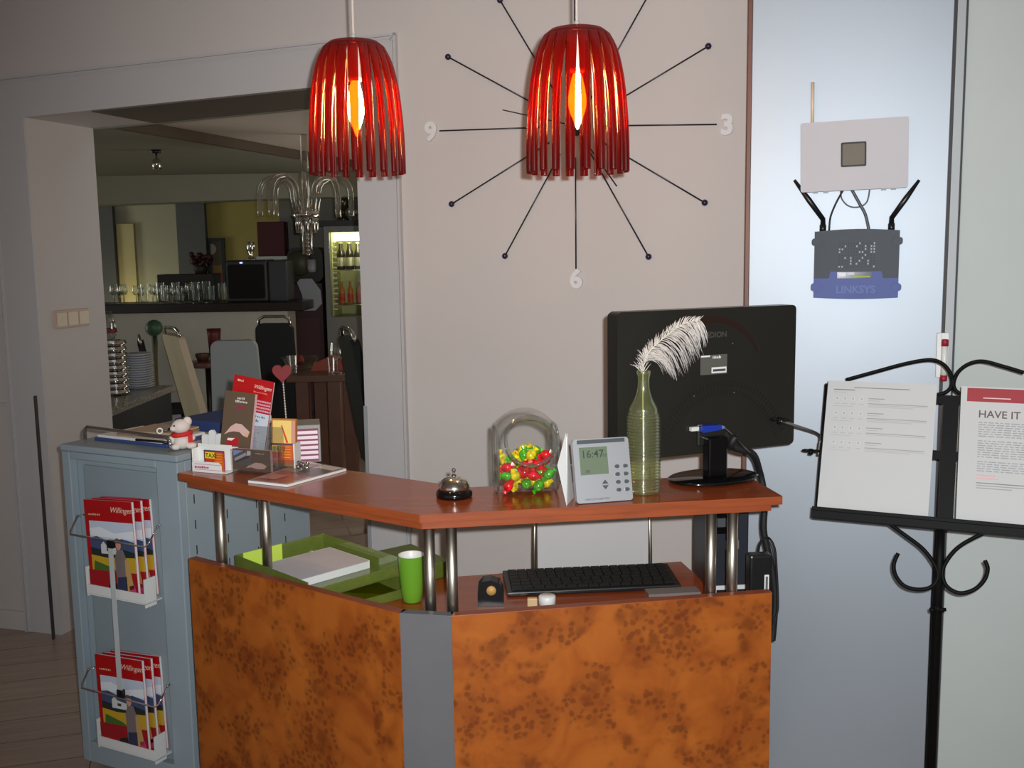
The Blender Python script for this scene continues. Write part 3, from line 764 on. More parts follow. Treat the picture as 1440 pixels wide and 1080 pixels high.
# ------------------------------------------------------------------ pendant lamps
def pendant(px, py_top, py_bot, pxw, Y, label, copy_of=None):
    top = P(px, py_top, Y); bot = P(px, py_bot, Y)
    H = top.z - bot.z; Rr = pxw / 2 * Y / FPX * 1.0
    M = T(bot.x, Y, bot.z)
    t = thing('pendant_lamp', label, 'pendant lamp', M, 'red pendant lamps over the counter')
    prof = [(1.00, 0.0), (1.0, 0.15), (0.985, 0.32), (0.95, 0.50), (0.90, 0.65), (0.83, 0.78), (0.74, 0.875), (0.63, 0.945), (0.50, 0.982), (0.34, 0.997), (0.20, 1.0)]
    NS = 20; slot_top = 0.80
    bb = MB()
    # closed crown with pleats running into the strips
    def rad(f):
        for (r0, f0), (r1, f1) in zip(prof, prof[1:]):
            if f0 <= f <= f1: return r0 + (r1 - r0) * (f - f0) / (f1 - f0 + 1e-9)
        return prof[-1][0]
    # crown cap
    ncol = NS * 4; fs_c = [0.945, 0.965, 0.982, 0.992, 0.998, 1.0]; vs = []; fs = []
    for f in fs_c:
        for c in range(ncol):
            a = 2 * PI * c / ncol; r = Rr * rad(f); vs.append((r * math.cos(a), r * math.sin(a), f * H))
    for i in range(len(fs_c) - 1):
        for c in range(ncol):
            d_ = (c + 1) % ncol; fs.append([i * ncol + c, i * ncol + d_, (i + 1) * ncol + d_, (i + 1) * ncol + c])
    bb.add(vs, fs, REDP, True)
    # strips: shallow channels, touching near the crown, apart and square ended at the bottom
    levels = [0.0, 0.012, 0.08, 0.18, 0.30, 0.42, 0.54, 0.64, 0.73, 0.80, 0.86, 0.90, 0.93, 0.945]
    for s_ in range(NS):
        vs = []; fs = []; K = 7
        for f in levels:
            g_ = f / 0.945
            wfrac = 0.285 + 0.075 * g_ + 0.14 * g_ ** 4
            dep = 0.075 * (1 - g_ ** 3)
            for k in range(K):
                u = k / (K - 1) * 2 - 1
                a = 2 * PI * (s_ + 0.35 + u * wfrac) / NS
                r = Rr * (rad(f) - dep * abs(u) ** 2.2)
                vs.append((r * math.cos(a), r * math.sin(a), f * H))
        for i in range(len(levels) - 1):
            for k in range(K - 1): fs.append([i * K + k, i * K + k + 1, (i + 1) * K + k + 1, (i + 1) * K + k])
        bb.add(vs, fs, REDP, True)
    o = bb.build('lamp_shade', t, solid=0.0025); o['label'] = 'translucent red plastic shade of hanging strips'
    bb = MB(); bb.lathe([(0.004, H - 0.10), (0.017, H - 0.10), (0.0185, H - 0.09), (0.0185, H - 0.03), (0.024, H - 0.028), (0.024, H - 0.010), (0.010, H), (0.004, H + 0.015)], WHITEP, 20); so_ = bb.build('lamp_socket', t)
    bb = MB(); zc = H * 0.50; hb = 0.052 * Y / 2.45
    bb.lathe([(0.008, zc + hb + 0.010), (0.012, zc + hb), (0.0170, zc + hb * 0.6), (0.0208, zc + hb * 0.15), (0.0208, zc - hb * 0.2), (0.0165, zc - hb * 0.55), (0.0085, zc - hb * 0.9), (0.0035, zc - hb * 1.15), (0.0008, zc - hb * 1.25)], BULBM, 20); bb.build('light_bulb', so_)
    bb = MB(); bb.lathe([(0.010, zc + hb + 0.009), (0.010, H - 0.10)], WHITEP, 16); bb.build('bulb_base', so_)
    bb = MB(); bb.tube([(0, 0, H + 0.012), (0, 0, CEIL - bot.z - 0.02)], 0.0032, mat('lamp_cord', (206, 198, 188), 0.5), 8); bb.build('cord', t)
    bb = MB(); bb.lathe([(0.05, CEIL - bot.z), (0.05, CEIL - bot.z - 0.02), (0.012, CEIL - bot.z - 0.035)][::-1], WHITEP, 24); bb.build('ceiling_rose', t)
    return t
pendant(812.5, 38, 243, 143, 2.45, 'red strip pendant lamp hanging in front of the wall clock')
pendant(503.5, 56, 245, 132, 2.66, 'red strip pendant lamp hanging in front of the dining room opening')

#@@SHELFTHINGS
# ------------------------------------------------------------------ things on the raised shelf
E_ = 0.0006
def onshelf(px, py, z=ST): return Z(px, py, z + E_)
dR = (sC - sB).normalized(); dL = (sB - sA).normalized()

# service bell
q = onshelf(639, 698); bell = thing('service_bell', 'chrome service bell with black base on the shelf corner', 'bell', T(q.x, q.y, q.z))
b = MB(); b.lathe([(0.043, 0), (0.0445, 0.004), (0.044, 0.012), (0.038, 0.019), (0.030, 0.020)], BLACKG, 32); b.build('base', bell)
b = MB(); b.lathe([(0.0365, 0.0185), (0.038, 0.021), (0.0365, 0.028), (0.032, 0.038), (0.024, 0.046), (0.012, 0.050), (0.006, 0.051)], mat('nickel', (226, 222, 214), 0.17, metal=1.0, var=0.02), 32); b.build('dome', bell)
b = MB(); b.lathe([(0.006, 0.0505), (0.006, 0.054), (0.0032, 0.055), (0.0032, 0.062), (0.0050, 0.063), (0.0046, 0.068), (0.0015, 0.071)], CHROME, 16); b.build('plunger', bell)

# weather clock
a0 = onshelf(814, 711); a1 = onshelf(893, 705); up = Vector((0, 0, 1))
wx = (a1 - a0); wl = wx.length; wx.z = 0; wx.normalize(); wy = Vector((-wx.y, wx.x, 0))
lean = math.radians(14)
wup = (up * math.cos(lean) + wy * math.sin(lean)).normalized()
WCM = frame3(a0 + wy * 0.012, wx, wup)
SILV = mat('silver_plastic', (178, 179, 182), 0.32, metal=0.45, var=0.02)
wc = thing('weather_clock', 'silver digital desk clock with green display between white card and bottle', 'desk clock', WCM)
w, h = wl, 0.152
b = MB(); b.slab([(x, 0, z) for x, z in rrect(0, w, 0.001, h, 0.007, 4)], (0, 0.018, 0), SILV); b.build('housing', wc, bevel=0.002)
DG = mat('clock_dark_grey', (72, 76, 78), 0.4)
b = MB(); b.box(w * 0.07, w * 0.93, -0.0012, 0.001, h * 0.925, h * 0.985, DG); b.build('top_strip', wc)
b = MB(); b.text('OREGON SCIENTIFIC', 0.0066, DG, T(w * 0.14, -0.0008, h * 0.045)); b.build('lettering', wc)
b = MB(); LCD = mat('lcd_green', (106, 118, 98), 0.2, var=0.02); x0_, x1_, z0_, z1_ = w * .10, w * .60, h * .44, h * .87
b.box(x0_ - 0.002, x1_ + 0.002, -0.0012, 0.001, z0_ - 0.002, z1_ + 0.002, C(150, 152, 150)); b.box(x0_, x1_, -0.0018, 0.001, z0_, z1_, LCD)
SEG = C(44, 56, 44)
b.text('16:47', 0.0255, SEG, T(x0_ + 0.004, -0.0022, z1_ - 0.025), bold=0.0002); b.text('02', 0.010, SEG, T(x1_ - 0.012, -0.0022, z1_ - 0.024)); b.text('21   18', 0.015, C(92, 108, 84), T(x0_ + 0.005, -0.0022, z0_ + 0.020)); b.text('FR', 0.011, SEG, T(x0_ + 0.012, -0.0022, z0_ + 0.004))
b.build('display', wc)
for i in range(4):
    for sx in (-1, 1):
        b = MB(); cx = w * 0.83 + sx * w * 0.065; czz = h * (0.545 - i * 0.122)
        b.slab([(cx + w * 0.055 * math.cos(t) * (1 if sx * math.cos(t) > 0 else 0.55), -0.0030, czz + h * 0.030 * math.sin(t)) for t in [2 * PI * k / 14 for k in range(14)]], (0, 0.003, 0), DG); b.build('button', wc)
for sx in (1, -1):
    b = MB(); cx, czz = w * 0.52, h * (0.275 + sx * 0.012); pts = [(cx - w * 0.055, -0.003, czz), (cx + w * 0.055, -0.003, czz), (cx, -0.003, czz + sx * h * 0.062)]
    if sx < 0: pts = pts[::-1]
    b.slab(pts, (0, 0.003, 0), DG); b.build('arrow_button', wc)
b = MB(); b.box(w * 0.3, w * 0.7, 0.018, 0.021, 0.02, h * 0.6, DG, ); b.tube([(w * .5, 0.02, h * .5), (w * .5, 0.058, 0.017)], 0.004, DG, 8); b.build('prop', wc)

# folded white card
k0 = onshelf(797, 711); k1 = onshelf(808, 690); k2 = onshelf(790, 686)
cd = thing('folded_card', 'plain white folded card standing between candy jar and silver clock', 'card', T(k0.x, k0.y, k0.z))
hz = P(784, 651, k0.y).z - k0.z
b = MB()
f0 = Vector((0, 0, 0)); g1 = Vector((k1.x - k0.x, k1.y - k0.y, 0)); g2 = Vector((k2.x - k0.x - 0.004, k2.y - k0.y + 0.05, 0))
tl0 = Vector((P(784, 651, k0.y + 0.02).x - k0.x, 0.02, 0.092)); apex = Vector((P(796, 609, k0.y + 0.075).x - k0.x, 0.075, P(796, 609, k0.y + 0.075).z - k0.z))
b.add([f0, Vector((0.020, 0.075, 0)), apex, tl0], [[0, 1, 2, 3]], PAPER); o = b.build('front_leaf', cd, solid=0.0006)
b = MB(); b.add([Vector((0.001, 0.003, 0)), Vector((0.021, 0.078, 0)), apex + Vector((0.003, 0.001, -0.001)), tl0 + Vector((0.010, 0.02, -0.01))], [[0, 1, 2, 3]], PAPER); b.build('rear_leaf', cd, solid=0.0006)

# candy jar (lying drum with a slanted round mouth)
q0_ = onshelf(698, 697); q1_ = onshelf(782, 697); jc = (q0_ + q1_) / 2
jx = (q1_ - q0_); JW = 0.150; jx.z = 0
JM = frame(tuple(jc + Vector((0, 0.062, 0))), (1, 0.10)); JM.translation.z = ST + E_
jar = thing('candy_jar', 'round glass candy jar with slanted mouth, part filled with wrapped sweets', 'jar', JM)
JR, JH = 0.082, 0.206
def jar_ring(s, inset=0.0):
    """section of the jar in the y,z plane at the sideways position s in -1..1: upright sides, arched top"""
    e = 1 - 0.10 * abs(s) ** 4; top = JH * (1 - 0.20 * abs(s) ** 2.4); pts = []
    for k in range(40):
        a = 2 * PI * k / 40; c, sn_ = math.cos(a), math.sin(a)
        y = JR * e * math.copysign(abs(sn_) ** 0.72, sn_); z = top / 2 - top / 2 * math.copysign(abs(c) ** 0.72, c)
        pts.append((y, z))
    return pts
xs = [-1, -0.97, -0.88, -0.7, -0.45, -0.2, 0, 0.2, 0.45, 0.7, 0.88, 0.97, 1]
tilt = math.radians(24); mn = Vector((0, -math.cos(tilt), math.sin(tilt))); mc = Vector((0.004, -JR * 0.80, 0.132)); MRAD = 0.060
vs = []; fs = []
for s_ in xs:
    for (y, z) in jar_ring(s_): vs.append(Vector((s_ * JW / 2 * (1 if abs(s_) < 0.96 else 0.985), y, z)))
for i in range(len(xs) - 1):
    for k in range(40):
        kk = (k + 1) % 40; f = [i * 40 + k, i * 40 + kk, (i + 1) * 40 + kk, (i + 1) * 40 + k]
        cen = sum((vs[j] for j in f), Vector()) / 4; dv = cen - mc; dv2 = dv - mn * dv.dot(mn)
        if dv2.length < MRAD * 0.97 and dv.dot(mn) > -0.06 and cen.y < 0: continue
        fs.append(f)
fs.append(list(range(40))); fs.append([(len(xs) - 1) * 40 + k for k in range(40)])
b = MB(); b.add(vs, fs, GLASS, True); 
for e_ in (-1, 1): b.tube([(e_ * JW / 2 * 0.985, y * 0.985, 0.003 + z * 0.985) for y, z in jar_ring(1)], 0.0035, GLASSR, 8, closed=True)
b.build('jar_body', jar)
b = MB()
mq = mn.to_track_quat('Z', 'Y').to_matrix().to_4x4(); MQ = T(*mc) @ mq
b.lathe([(MRAD, -0.022), (MRAD * 0.985, -0.006), (MRAD * 1.0, 0.006), (MRAD * 1.07, 0.012), (MRAD * 1.08, 0.018), (MRAD * 1.0, 0.021), (MRAD * 0.93, 0.017), (MRAD * 0.92, -0.006)], GLASSR, 40, M=MQ, cap0=False, cap1=False)
b.build('jar_mouth', jar)
# sweets
CCOL = {'red': (206, 24, 34), 'yellow': (226, 196, 30), 'green': (76, 168, 40), 'orange': (232, 104, 36), 'magenta': (170, 28, 92)}
WRAP = thin_glass('candy_wrapper', (0.85, 0.88, 0.6), base=0.2, edge=0.9, body=0.35, body_col=(0.6, 0.7, 0.25))
protos = {}
def sweet(colname, M):
    if colname in protos:
        return dup(protos[colname], M)
    t = thing('wrapped_candy', colname + ' wrapped candy inside the glass jar', 'candy', M, colname + ' candies in the jar')
    bb = MB(); bb.sphere((0, 0, 0), 0.0125, mat('candy_' + colname, CCOL[colname], 0.14, var=0.55, scale=90, coat=0.6), 12, 1.15, 0.95, 0.95); bb.build('sweet', t)
    bb = MB()
    for sg in (-1, 1):
        vs = [(sg * 0.0115, 0, 0)]; nn = 9
        for k in range(nn):
            a = 2 * PI * k / nn; rr = 0.0068 + 0.0022 * (k % 2); vs.append((sg * (0.0180 + 0.0012 * (k % 3)), rr * math.cos(a), rr * math.sin(a)))
        bb.add(vs, [[0, k + 1, (k + 1) % nn + 1] for k in range(nn)], mat('wrap_' + colname, CCOL[colname], 0.2, var=0.3, scale=80, coat=0.4))
    bb.build('wrapper_twist', t); protos[colname] = t
    return t
random.seed(11)
cols = ['red', 'yellow', 'green', 'orange', 'magenta', 'yellow', 'red', 'green']
ci = 0; spots = []
for lay in range(4):
    tries = 0; zz = 0.020 + lay * 0.0245
    while tries < 900 and ci < 60:
        tries += 1
        xx = random.uniform(-0.053, 0.053); yy = random.uniform(-0.058, 0.058)
        if lay == 3 and xx < -0.01: continue
        z_ = zz + random.uniform(-0.002, 0.004) + 0.10 * max(0, xx) * (lay == 2)
        if all((Vector((xx, yy, z_)) - p).length > 0.0285 for p in spots):
            spots.append(Vector((xx, yy, z_))); ci += 1
            M = JM @ T(xx, yy, z_) @ RZ(random.uniform(0, PI)) @ RY(random.uniform(-0.9, 0.9)) @ Matrix.Scale(random.uniform(1.0, 1.12), 4)
            sweet(cols[(ci * 5 + ci // 3) % 8], M)

# ribbed green bottle with a feather
q = onshelf(907, 697); BM_ = T(q.x, q.y + 0.03, q.z)
bot = thing('bottle_vase', 'pale green ribbed glass bottle holding a white feather', 'bottle', BM_)
prof = []
def rib(z): return 0.0021 * math.sin(z * 2 * PI / 0.0078)
for i in range(0, 110):
    z = 0.004 + i * 0.00182
    r = 0.0405 + rib(z)
    if z > 0.188: r *= 1 - 0.10 * (z - 0.188) / 0.016
    prof.append((r, z))
prof += [(0.0345, 0.212), (0.029, 0.222), (0.0225, 0.234), (0.0175, 0.248), (0.0150, 0.262), (0.0142, 0.276), (0.0150, 0.286), (0.0172, 0.292), (0.0178, 0.300), (0.0160, 0.303)]
b = MB(); b.lathe([(0.030, 0.001)] + prof, GREENG, 28, cap1=False); b.build('bottle_body', bot)
fx = P(925, 450, q.y)
fe = thing('ostrich_feather', 'fluffy white ostrich feather standing in the green bottle', 'feather', T(q.x, q.y + 0.03, q.z))
def fp(px, py, dy=0.0):
    v = P(px, py, q.y + 0.03 + dy); return v - Vector((q.x, q.y + 0.03, q.z))
spine = spline([fp(905, 640), fp(904, 545), fp(906, 510), fp(917, 490), fp(940, 470), fp(962, 455, -0.005), fp(984, 450, -0.01)], 10)
FEA = mat('feather_white', (222, 214, 208), 0.8, var=0.04); b = MB()
b.tube(spine, [0.0022 - 0.0016 * i / len(spine) for i in range(len(spine))], mat('quill', (216, 206, 176), 0.5), 6); b.build('quill', fe)
b = MB(); random.seed(5)
s0_ = 20
for rep in range(7):
    for i in range(s0_, len(spine) - 1):
        f = (i - s0_) / (len(spine) - s0_)
        p = Vector(spine[i]).lerp(Vector(spine[i + 1]), random.random())
        t = (Vector(spine[i + 1]) - Vector(spine[i])).normalized()
        side = -1 if rep % 3 else 1
        L_ = (0.082 if side < 0 else 0.022) * (0.55 + 0.65 * math.sin(PI * min(1, 0.25 + f * 0.75))) * random.uniform(0.75, 1.15)
        nrm = Vector((t.z, 0, -t.x)) * (-side)
        if side < 0: dirv = (nrm * 0.75 + t * 0.55 + Vector((0, random.uniform(-.6, .6), 0))).normalized()
        else: dirv = (nrm * 0.7 + t * 0.7 + Vector((0, random.uniform(-.8, .8), 0))).normalized()
        pts = [p]; cur = p.copy(); dd = dirv.copy(); nseg = 6
        for k in range(nseg):
            cur = cur + dd * (L_ / nseg); dd = (dd + Vector((0.02, 0, -0.42 if side < 0 else -0.08)) + Vector((random.uniform(-.08, .08), random.uniform(-.1, .1), random.uniform(-.08, .08)))).normalized(); pts.append(cur.copy())
        b.tube(pts, [0.0007, 0.0008, 0.0008, 0.0007, 0.0006, 0.0005, 0.0003], FEA, 3)
# small tuft on the other side of the neck
for i in range(46):
    p = Vector(spine[random.randint(14, 22)]); cur = p.copy(); dd = Vector((random.uniform(-0.9, 0.5), random.uniform(-.5, .5), random.uniform(0.3, 1.0))).normalized(); pts = [cur.copy()]
    L_ = random.uniform(0.012, 0.036)
    for k in range(4):
        cur = cur + dd * (L_ / 4); dd = (dd + Vector((random.uniform(-.15, .1), random.uniform(-.1, .1), random.uniform(-.1, .1)))).normalized(); pts.append(cur.copy())
    b.tube(pts, [0.0007, 0.0008, 0.0007, 0.0006, 0.0003], FEA, 3)
b.build('barbs', fe)

# computer monitor seen from behind
mA = Vector((0.243, 2.50, 0)); mB = Vector((0.765, 2.72, 0))
mdir = (mB - mA); MFm = frame((mA.x, mA.y, 0), mdir); MFi = MFm.inverted(); mN = MFm.to_3x3() @ Vector((0, 1, 0))
def ML(px, py):
    v = MFi @ PL(px, py, mA, mN); return v.x, v.z
tl = ML(858, 437); tr = ML(1120, 431); br = ML(1119, 622); bl = ML(860, 646)
mzc = ST
mcx = ML(1000, 560)[0]
MOM = MFm @ T(mcx, 0, ST + E_)
mon = thing('computer_monitor', 'black widescreen monitor seen from behind at the right end of the shelf', 'monitor', MOM)
def ml(px, py): x, z = ML(px, py); return x - mcx, z - ST - E_
L_, R_ = ml(868, 437)[0], ml(1120, 431)[0]; T_ = (ml(858, 437)[1] + ml(1120, 431)[1]) / 2; B_ = (ml(1119, 622)[1] + ml(980, 640)[1]) / 2
b = MB(); b.slab([(x, 0, z) for x, z in rrect(L_, R_, B_, T_, 0.012, 4)], (0, 0.045, 0), MONB)
b.build('rear_housing', mon, bevel=0.006, seg=3)
b = MB(); b.slab([(x, 0.046, z) for x, z in rrect(L_ + 0.004, R_ - 0.004, B_ + 0.004, T_ - 0.004, 0.010, 4)], (0, 0.012, 0), mat('bezel_dark_blue', (22, 26, 36), 0.3)); b.build('front_bezel', mon)
b = MB(); b.box(L_ + 0.02, R_ - 0.02, 0.0585, 0.0592, B_ + 0.025, T_ - 0.02, BLACKG); b.build('screen', mon)
# swoosh, vents, screws and lettering on the housing
vc = ml(1015, 655)
b = MB(); SLOT = mat('vent_slot', (8, 8, 8), 0.6)
for ring, (rr0, rr1) in enumerate(((0.190, 0.206), (0.212, 0.228))):
    for k in range(46):
        a = math.radians(22 + k * 136 / 45); ca, sa = math.cos(a), math.sin(a)
        x0_, z0_ = vc[0] + rr0 * ca * 0.92, vc[1] + rr0 * sa * 0.98; x1_, z1_ = vc[0] + rr1 * ca * 0.92, vc[1] + rr1 * sa * 0.98
        px_, pz_ = -sa * 0.0013, ca * 0.0013
        b.slab([(x0_ - px_, -0.0006, z0_ - pz_), (x0_ + px_, -0.0006, z0_ + pz_), (x1_ + px_, -0.0006, z1_ + pz_), (x1_ - px_, -0.0006, z1_ - pz_)], (0, 0.002, 0), SLOT)
b.build('cooling_slots', mon)
b = MB(); lt = ml(1004, 470)
b.text('MEDION', 0.020, mat('raised_letters', (70, 68, 64), 0.3), T(lt[0], -0.0008, lt[1] - 0.008), align='CENTER', bold=0.0006); b.build('raised_lettering', mon)
b = MB()
for px_, py_ in ((974, 486), (1030, 483), (976, 557), (1032, 552)):
    v = ml(px_, py_); b.sphere((v[0], -0.0005, v[1]), 0.0022, CHROME, 8, 1, .5, 1)
b.build('screws', mon)
b = MB(); v0 = ml(985, 500); v1 = ml(1022, 525); b.box(v0[0], v1[0], -0.0010, 0.001, v1[1], v0[1], C(88, 86, 78))
b.box(v0[0] + 0.001, v0[0] + 0.028, -0.0014, 0.0, v0[1] - 0.005, v0[1] - 0.001, C(226, 226, 222)); b.box(v0[0] + 0.033, v1[0] - 0.002, -0.0014, 0.0, v1[1] + 0.003, v1[1] + 0.018, C(222, 222, 218))
b.box(v0[0] + 0.037, v1[0] - 0.005, -0.0018, -0.0010, v1[1] + 0.007, v1[1] + 0.013, C(70, 70, 70)); b.scrib(0.026, 0.008, C(226, 226, 222), T(v0[0] + 0.036, -0.0016, v0[1] - 0.010)); b.build('rating_label', mon)
# curved glossy band like a smile upside down
b = MB(); bv = ml(1000, 520); pts_o = []; pts_i = []
for k in range(19):
    a = math.radians(20 + 140 * k / 18); pts_o.append((bv[0] + 0.155 * math.cos(a), -0.0012, bv[1] - 0.012 + 0.150 * math.sin(a))); th_ = 0.004 + 0.014 * math.sin(PI * k / 18); pts_i.append((bv[0] + (0.155 - th_) * math.cos(a), -0.0012, bv[1] - 0.012 + (0.150 - th_) * math.sin(a)))
for k in range(18): b.slab([pts_o[k], pts_o[k + 1], pts_i[k + 1], pts_i[k]], (0, 0.002, 0), mat('band_brown_black', (44, 28, 24), 0.15))
b.build('curved_band', mon)
# stand
nk0 = ml(988, 590); b = MB()
b.box(-0.028, 0.030, -0.035, -0.003, 0.012, 0.115, BLACKG); b.build('stand_neck', mon, bevel=0.005)
b = MB(); b.box(-0.045, 0.045, -0.010, 0.001, 0.09, 0.135, MONB); b.build('stand_mount', mon, bevel=0.004)
b = MB(); bx = ml(1000, 640)[0]
b.lathe([(0.100, 0.0), (0.118, 0.004), (0.120, 0.008), (0.115, 0.011), (0.03, 0.014), (0.0001, 0.014)], BLACKG, 48, M=T(bx, -0.01, 0), sx=1.05, sy=0.72); b.build('stand_base', mon)
# blue video plug
pl_ = ml(985, 602); BLUE = mat('vga_blue', (26, 52, 150), 0.4)
b = MB(); b.box(pl_[0] - 0.034, pl_[0] - 0.012, -0.012, -0.001, pl_[1] - 0.004, pl_[1] + 0.006, C(214, 214, 208)); b.build('video_port', mon)
vp = thing('video_plug', 'blue video cable plug on the back of the monitor', 'plug', MOM)
x = pl_[0] + 0.004
b = MB(); b.slab([(x - 0.014, -0.026, pl_[1] - 0.008), (x + 0.044, -0.026, pl_[1] - 0.004), (x + 0.044, -0.026, pl_[1] + 0.008), (x - 0.014, -0.026, pl_[1] + 0.010)], (0, 0.0245, 0), BLUE); b.build('plug_shell', vp, bevel=0.003)
b = MB(); b.tube([(x + 0.042, -0.013, pl_[1] + 0.002), (x + 0.060, -0.014, pl_[1] - 0.002)], [0.006, 0.0045], mat('vga_boot', (120, 134, 180), 0.4), 10)
for zz in (-0.004, 0.010): b.tube([(x - 0.010, -0.014, pl_[1] + zz), (x - 0.022, -0.014, pl_[1] + zz)], 0.0025, CHROME, 8)
b.build('thumb_screws', vp)

# cables hanging over the right end of the shelf
def wcable(name, label, pts, r, m=RUBBER, n=8, cat='cable'):
    c0 = Vector(pts[0]); bb = MB(); bb.tube(spline(pts, 7), r, m, n); return tag(bb.build(name, M=T(*c0), world=True), label, cat)
e1 = sC + nsR * 0.16; 
def PC(px, py, Y): return P(px, py, Y)
wcable('monitor_cable', 'thick black cable bundle hanging over the right end of the shelf', [MOM @ Vector((0.045, -0.045, 0.115)), PC(1030, 628, 2.60), PC(1058, 638, 2.68), PC(1068, 662, 2.735), PC(1074, 690, 2.74), PC(1075, 715, 2.74), PC(1074, 745, 2.74), PC(1080, 775, 2.74), PC(1086, 800, 2.74), PC(1090, 840, 2.74), PC(1088, 880, 2.74), PC(1086, 900, 2.74)], 0.0095)
wcable('thin_power_cable', 'thin black cable looped round the power adapter', [PC(1066, 778, 2.64), PC(1070, 762, 2.67), PC(1080, 756, 2.70), PC(1089, 770, 2.70), PC(1092, 800, 2.70), PC(1094, 850, 2.70), PC(1091, 868, 2.70), PC(1086, 884, 2.70)], 0.0032)
wcable('video_cable', 'black video cable drooping from the monitor plug to the bundle', [MOM @ Vector((x + 0.060, -0.014, pl_[1] - 0.002)), MOM @ Vector((x + 0.075, -0.03, pl_[1] - 0.02)), PC(1046, 628, 2.575), PC(1056, 637, 2.57)], 0.0045)
ad = PC(1067, 812, 2.60)
AM = T(ad.x, ad.y, 0) @ RZ(0.1)
za = PC(1066, 778, 2.60).z; zb_ = PC(1066, 842, 2.60).z - 0.03
padp = thing('power_adapter', 'black power adapter with white label hanging by the right counter end', 'power adapter', T(ad.x, ad.y, zb_) @ RZ(0.1))
b = MB(); b.box(-0.030, 0.030, -0.02, 0.02, 0, za - zb_, BLACKP); b.build('housing', padp, bevel=0.006)
b = MB(); zq = za - zb_; b.box(0.008, 0.020, -0.0212, -0.0195, zq * 0.33, zq * 0.66, C(222, 222, 218)); b.box(0.011, 0.017, -0.0216, -0.0210, zq * 0.36, zq * 0.63, C(90, 90, 92)); b.build('rating_label', padp)

# ------------------------------------------------------------------ brochures at the left end
# business card holders with taxi cards
def taxi_art(bb, w, h, y):
    bb.box(0, w, y, y + 0.0015, 0, h, C(206, 92, 24, .4)); bb.box(0, w, y - .0003, y, h * 0.92, h, C(84, 60, 96)); bb.box(w * 0.97, w, y - .0003, y, 0, h, C(120, 40, 90)); bb.box(0, w * 0.06, y - .0003, y, 0, h, C(110, 40, 40))
    bb.box(w * 0.06, w * 0.52, y - .0005, y, h * 0.60, h * 0.90, C(232, 214, 40)); bb.box(w * 0.06, w * 0.5, y - .0005, y, h * 0.30, h * 0.55, C(196, 48, 28))
    bb.text('TAXI', h * 0.30, C(30, 26, 20), T(w * 0.08, y - 0.001, h * 0.64), bold=0.0003)
    for k in range(5): bb.box(w * 0.56, w * (0.86 + 0.02 * (k % 2)), y - .0005, y, h * (0.82 - k * 0.13), h * (0.845 - k * 0.13), C(238, 176, 60))
hA = onshelf(266, 664); hB = onshelf(314, 668)
hx = hB - hA; HL = hx.length
HM = frame(tuple(hA + nsL * 0.012), hx)
hold = thing('card_holder', 'white acrylic card holder with a taxi card at the left end of the shelf', 'card holder', HM)
b = MB(); b.box(0, HL, 0, 0.028, 0, 0.004, WHITEP); b.box(0, HL, 0.026, 0.028, 0.0042, 0.075, WHITEP); b.box(0, 0.0025, 0, 0.026, 0.0042, 0.064, WHITEP); 
b.build('holder_body', hold, bevel=0.001)
b = MB(); lipz = 0.030
b.slab([(x, -0.001, z) for x, z in [(0, 0), (HL * .86, 0), (HL * .86, lipz * 0.7), (HL * 0.78, lipz), (HL * 0.05, lipz), (0, lipz * 0.85)]], (0, 0.002, 0), WHITEP)
for k, zz in enumerate((0.022, 0.014, 0.007)): b.box(HL * 0.08, HL * (0.5 if k == 1 else 0.85), -0.0014, -0.001, zz, zz + 0.0014, C(190, 120, 150))
b.scrib(HL * 0.42, 0.0075, C(176, 40, 80), T(HL * 0.08, -0.0016, 0.011), 8); b.build('front_lip', hold)
tc = thing('taxi_card', 'orange and yellow taxi card in the white card holder', 'card', HM @ T(HL * 0.32, 0.006, 0.006))
b = MB(); taxi_art(b, 0.068, 0.056, 0); b.build('printed_card', tc)
b = MB(); b.box(0, 0.066, 0.0016, 0.010, 0, 0.050, PAPER); b.build('card_stack', tc)
# white hand-shaped card stand (four rounded fingers)
hnd = onshelf(288, 655); 
HN = frame(tuple(Z(270, 656, ST + E_) + nsL * 0.034), hx)
hs = thing('comb_card_stand', 'white plastic stand of four rounded fingers behind the taxi cards', 'card stand', HN)
b = MB(); b.box(0.0, 0.105, 0, 0.016, 0, 0.03, WHITEP); b.build('base', hs, bevel=0.003)
for k, (xx, hh_) in enumerate(((0.012, 0.088), (0.037, 0.101), (0.062, 0.092), (0.087, 0.080))):
    b = MB(); pts = [(xx - 0.0105, 0.004, 0.029), (xx + 0.0105, 0.004, 0.029)] + [(xx + 0.0105 * math.cos(t), 0.004, hh_ - 0.0105 + 0.0105 * math.sin(t)) for t in [PI * j / 8 for j in range(9)]]
    b.slab(pts, (0, 0.008, 0), WHITEP); b.build('finger', hs, bevel=0.002)
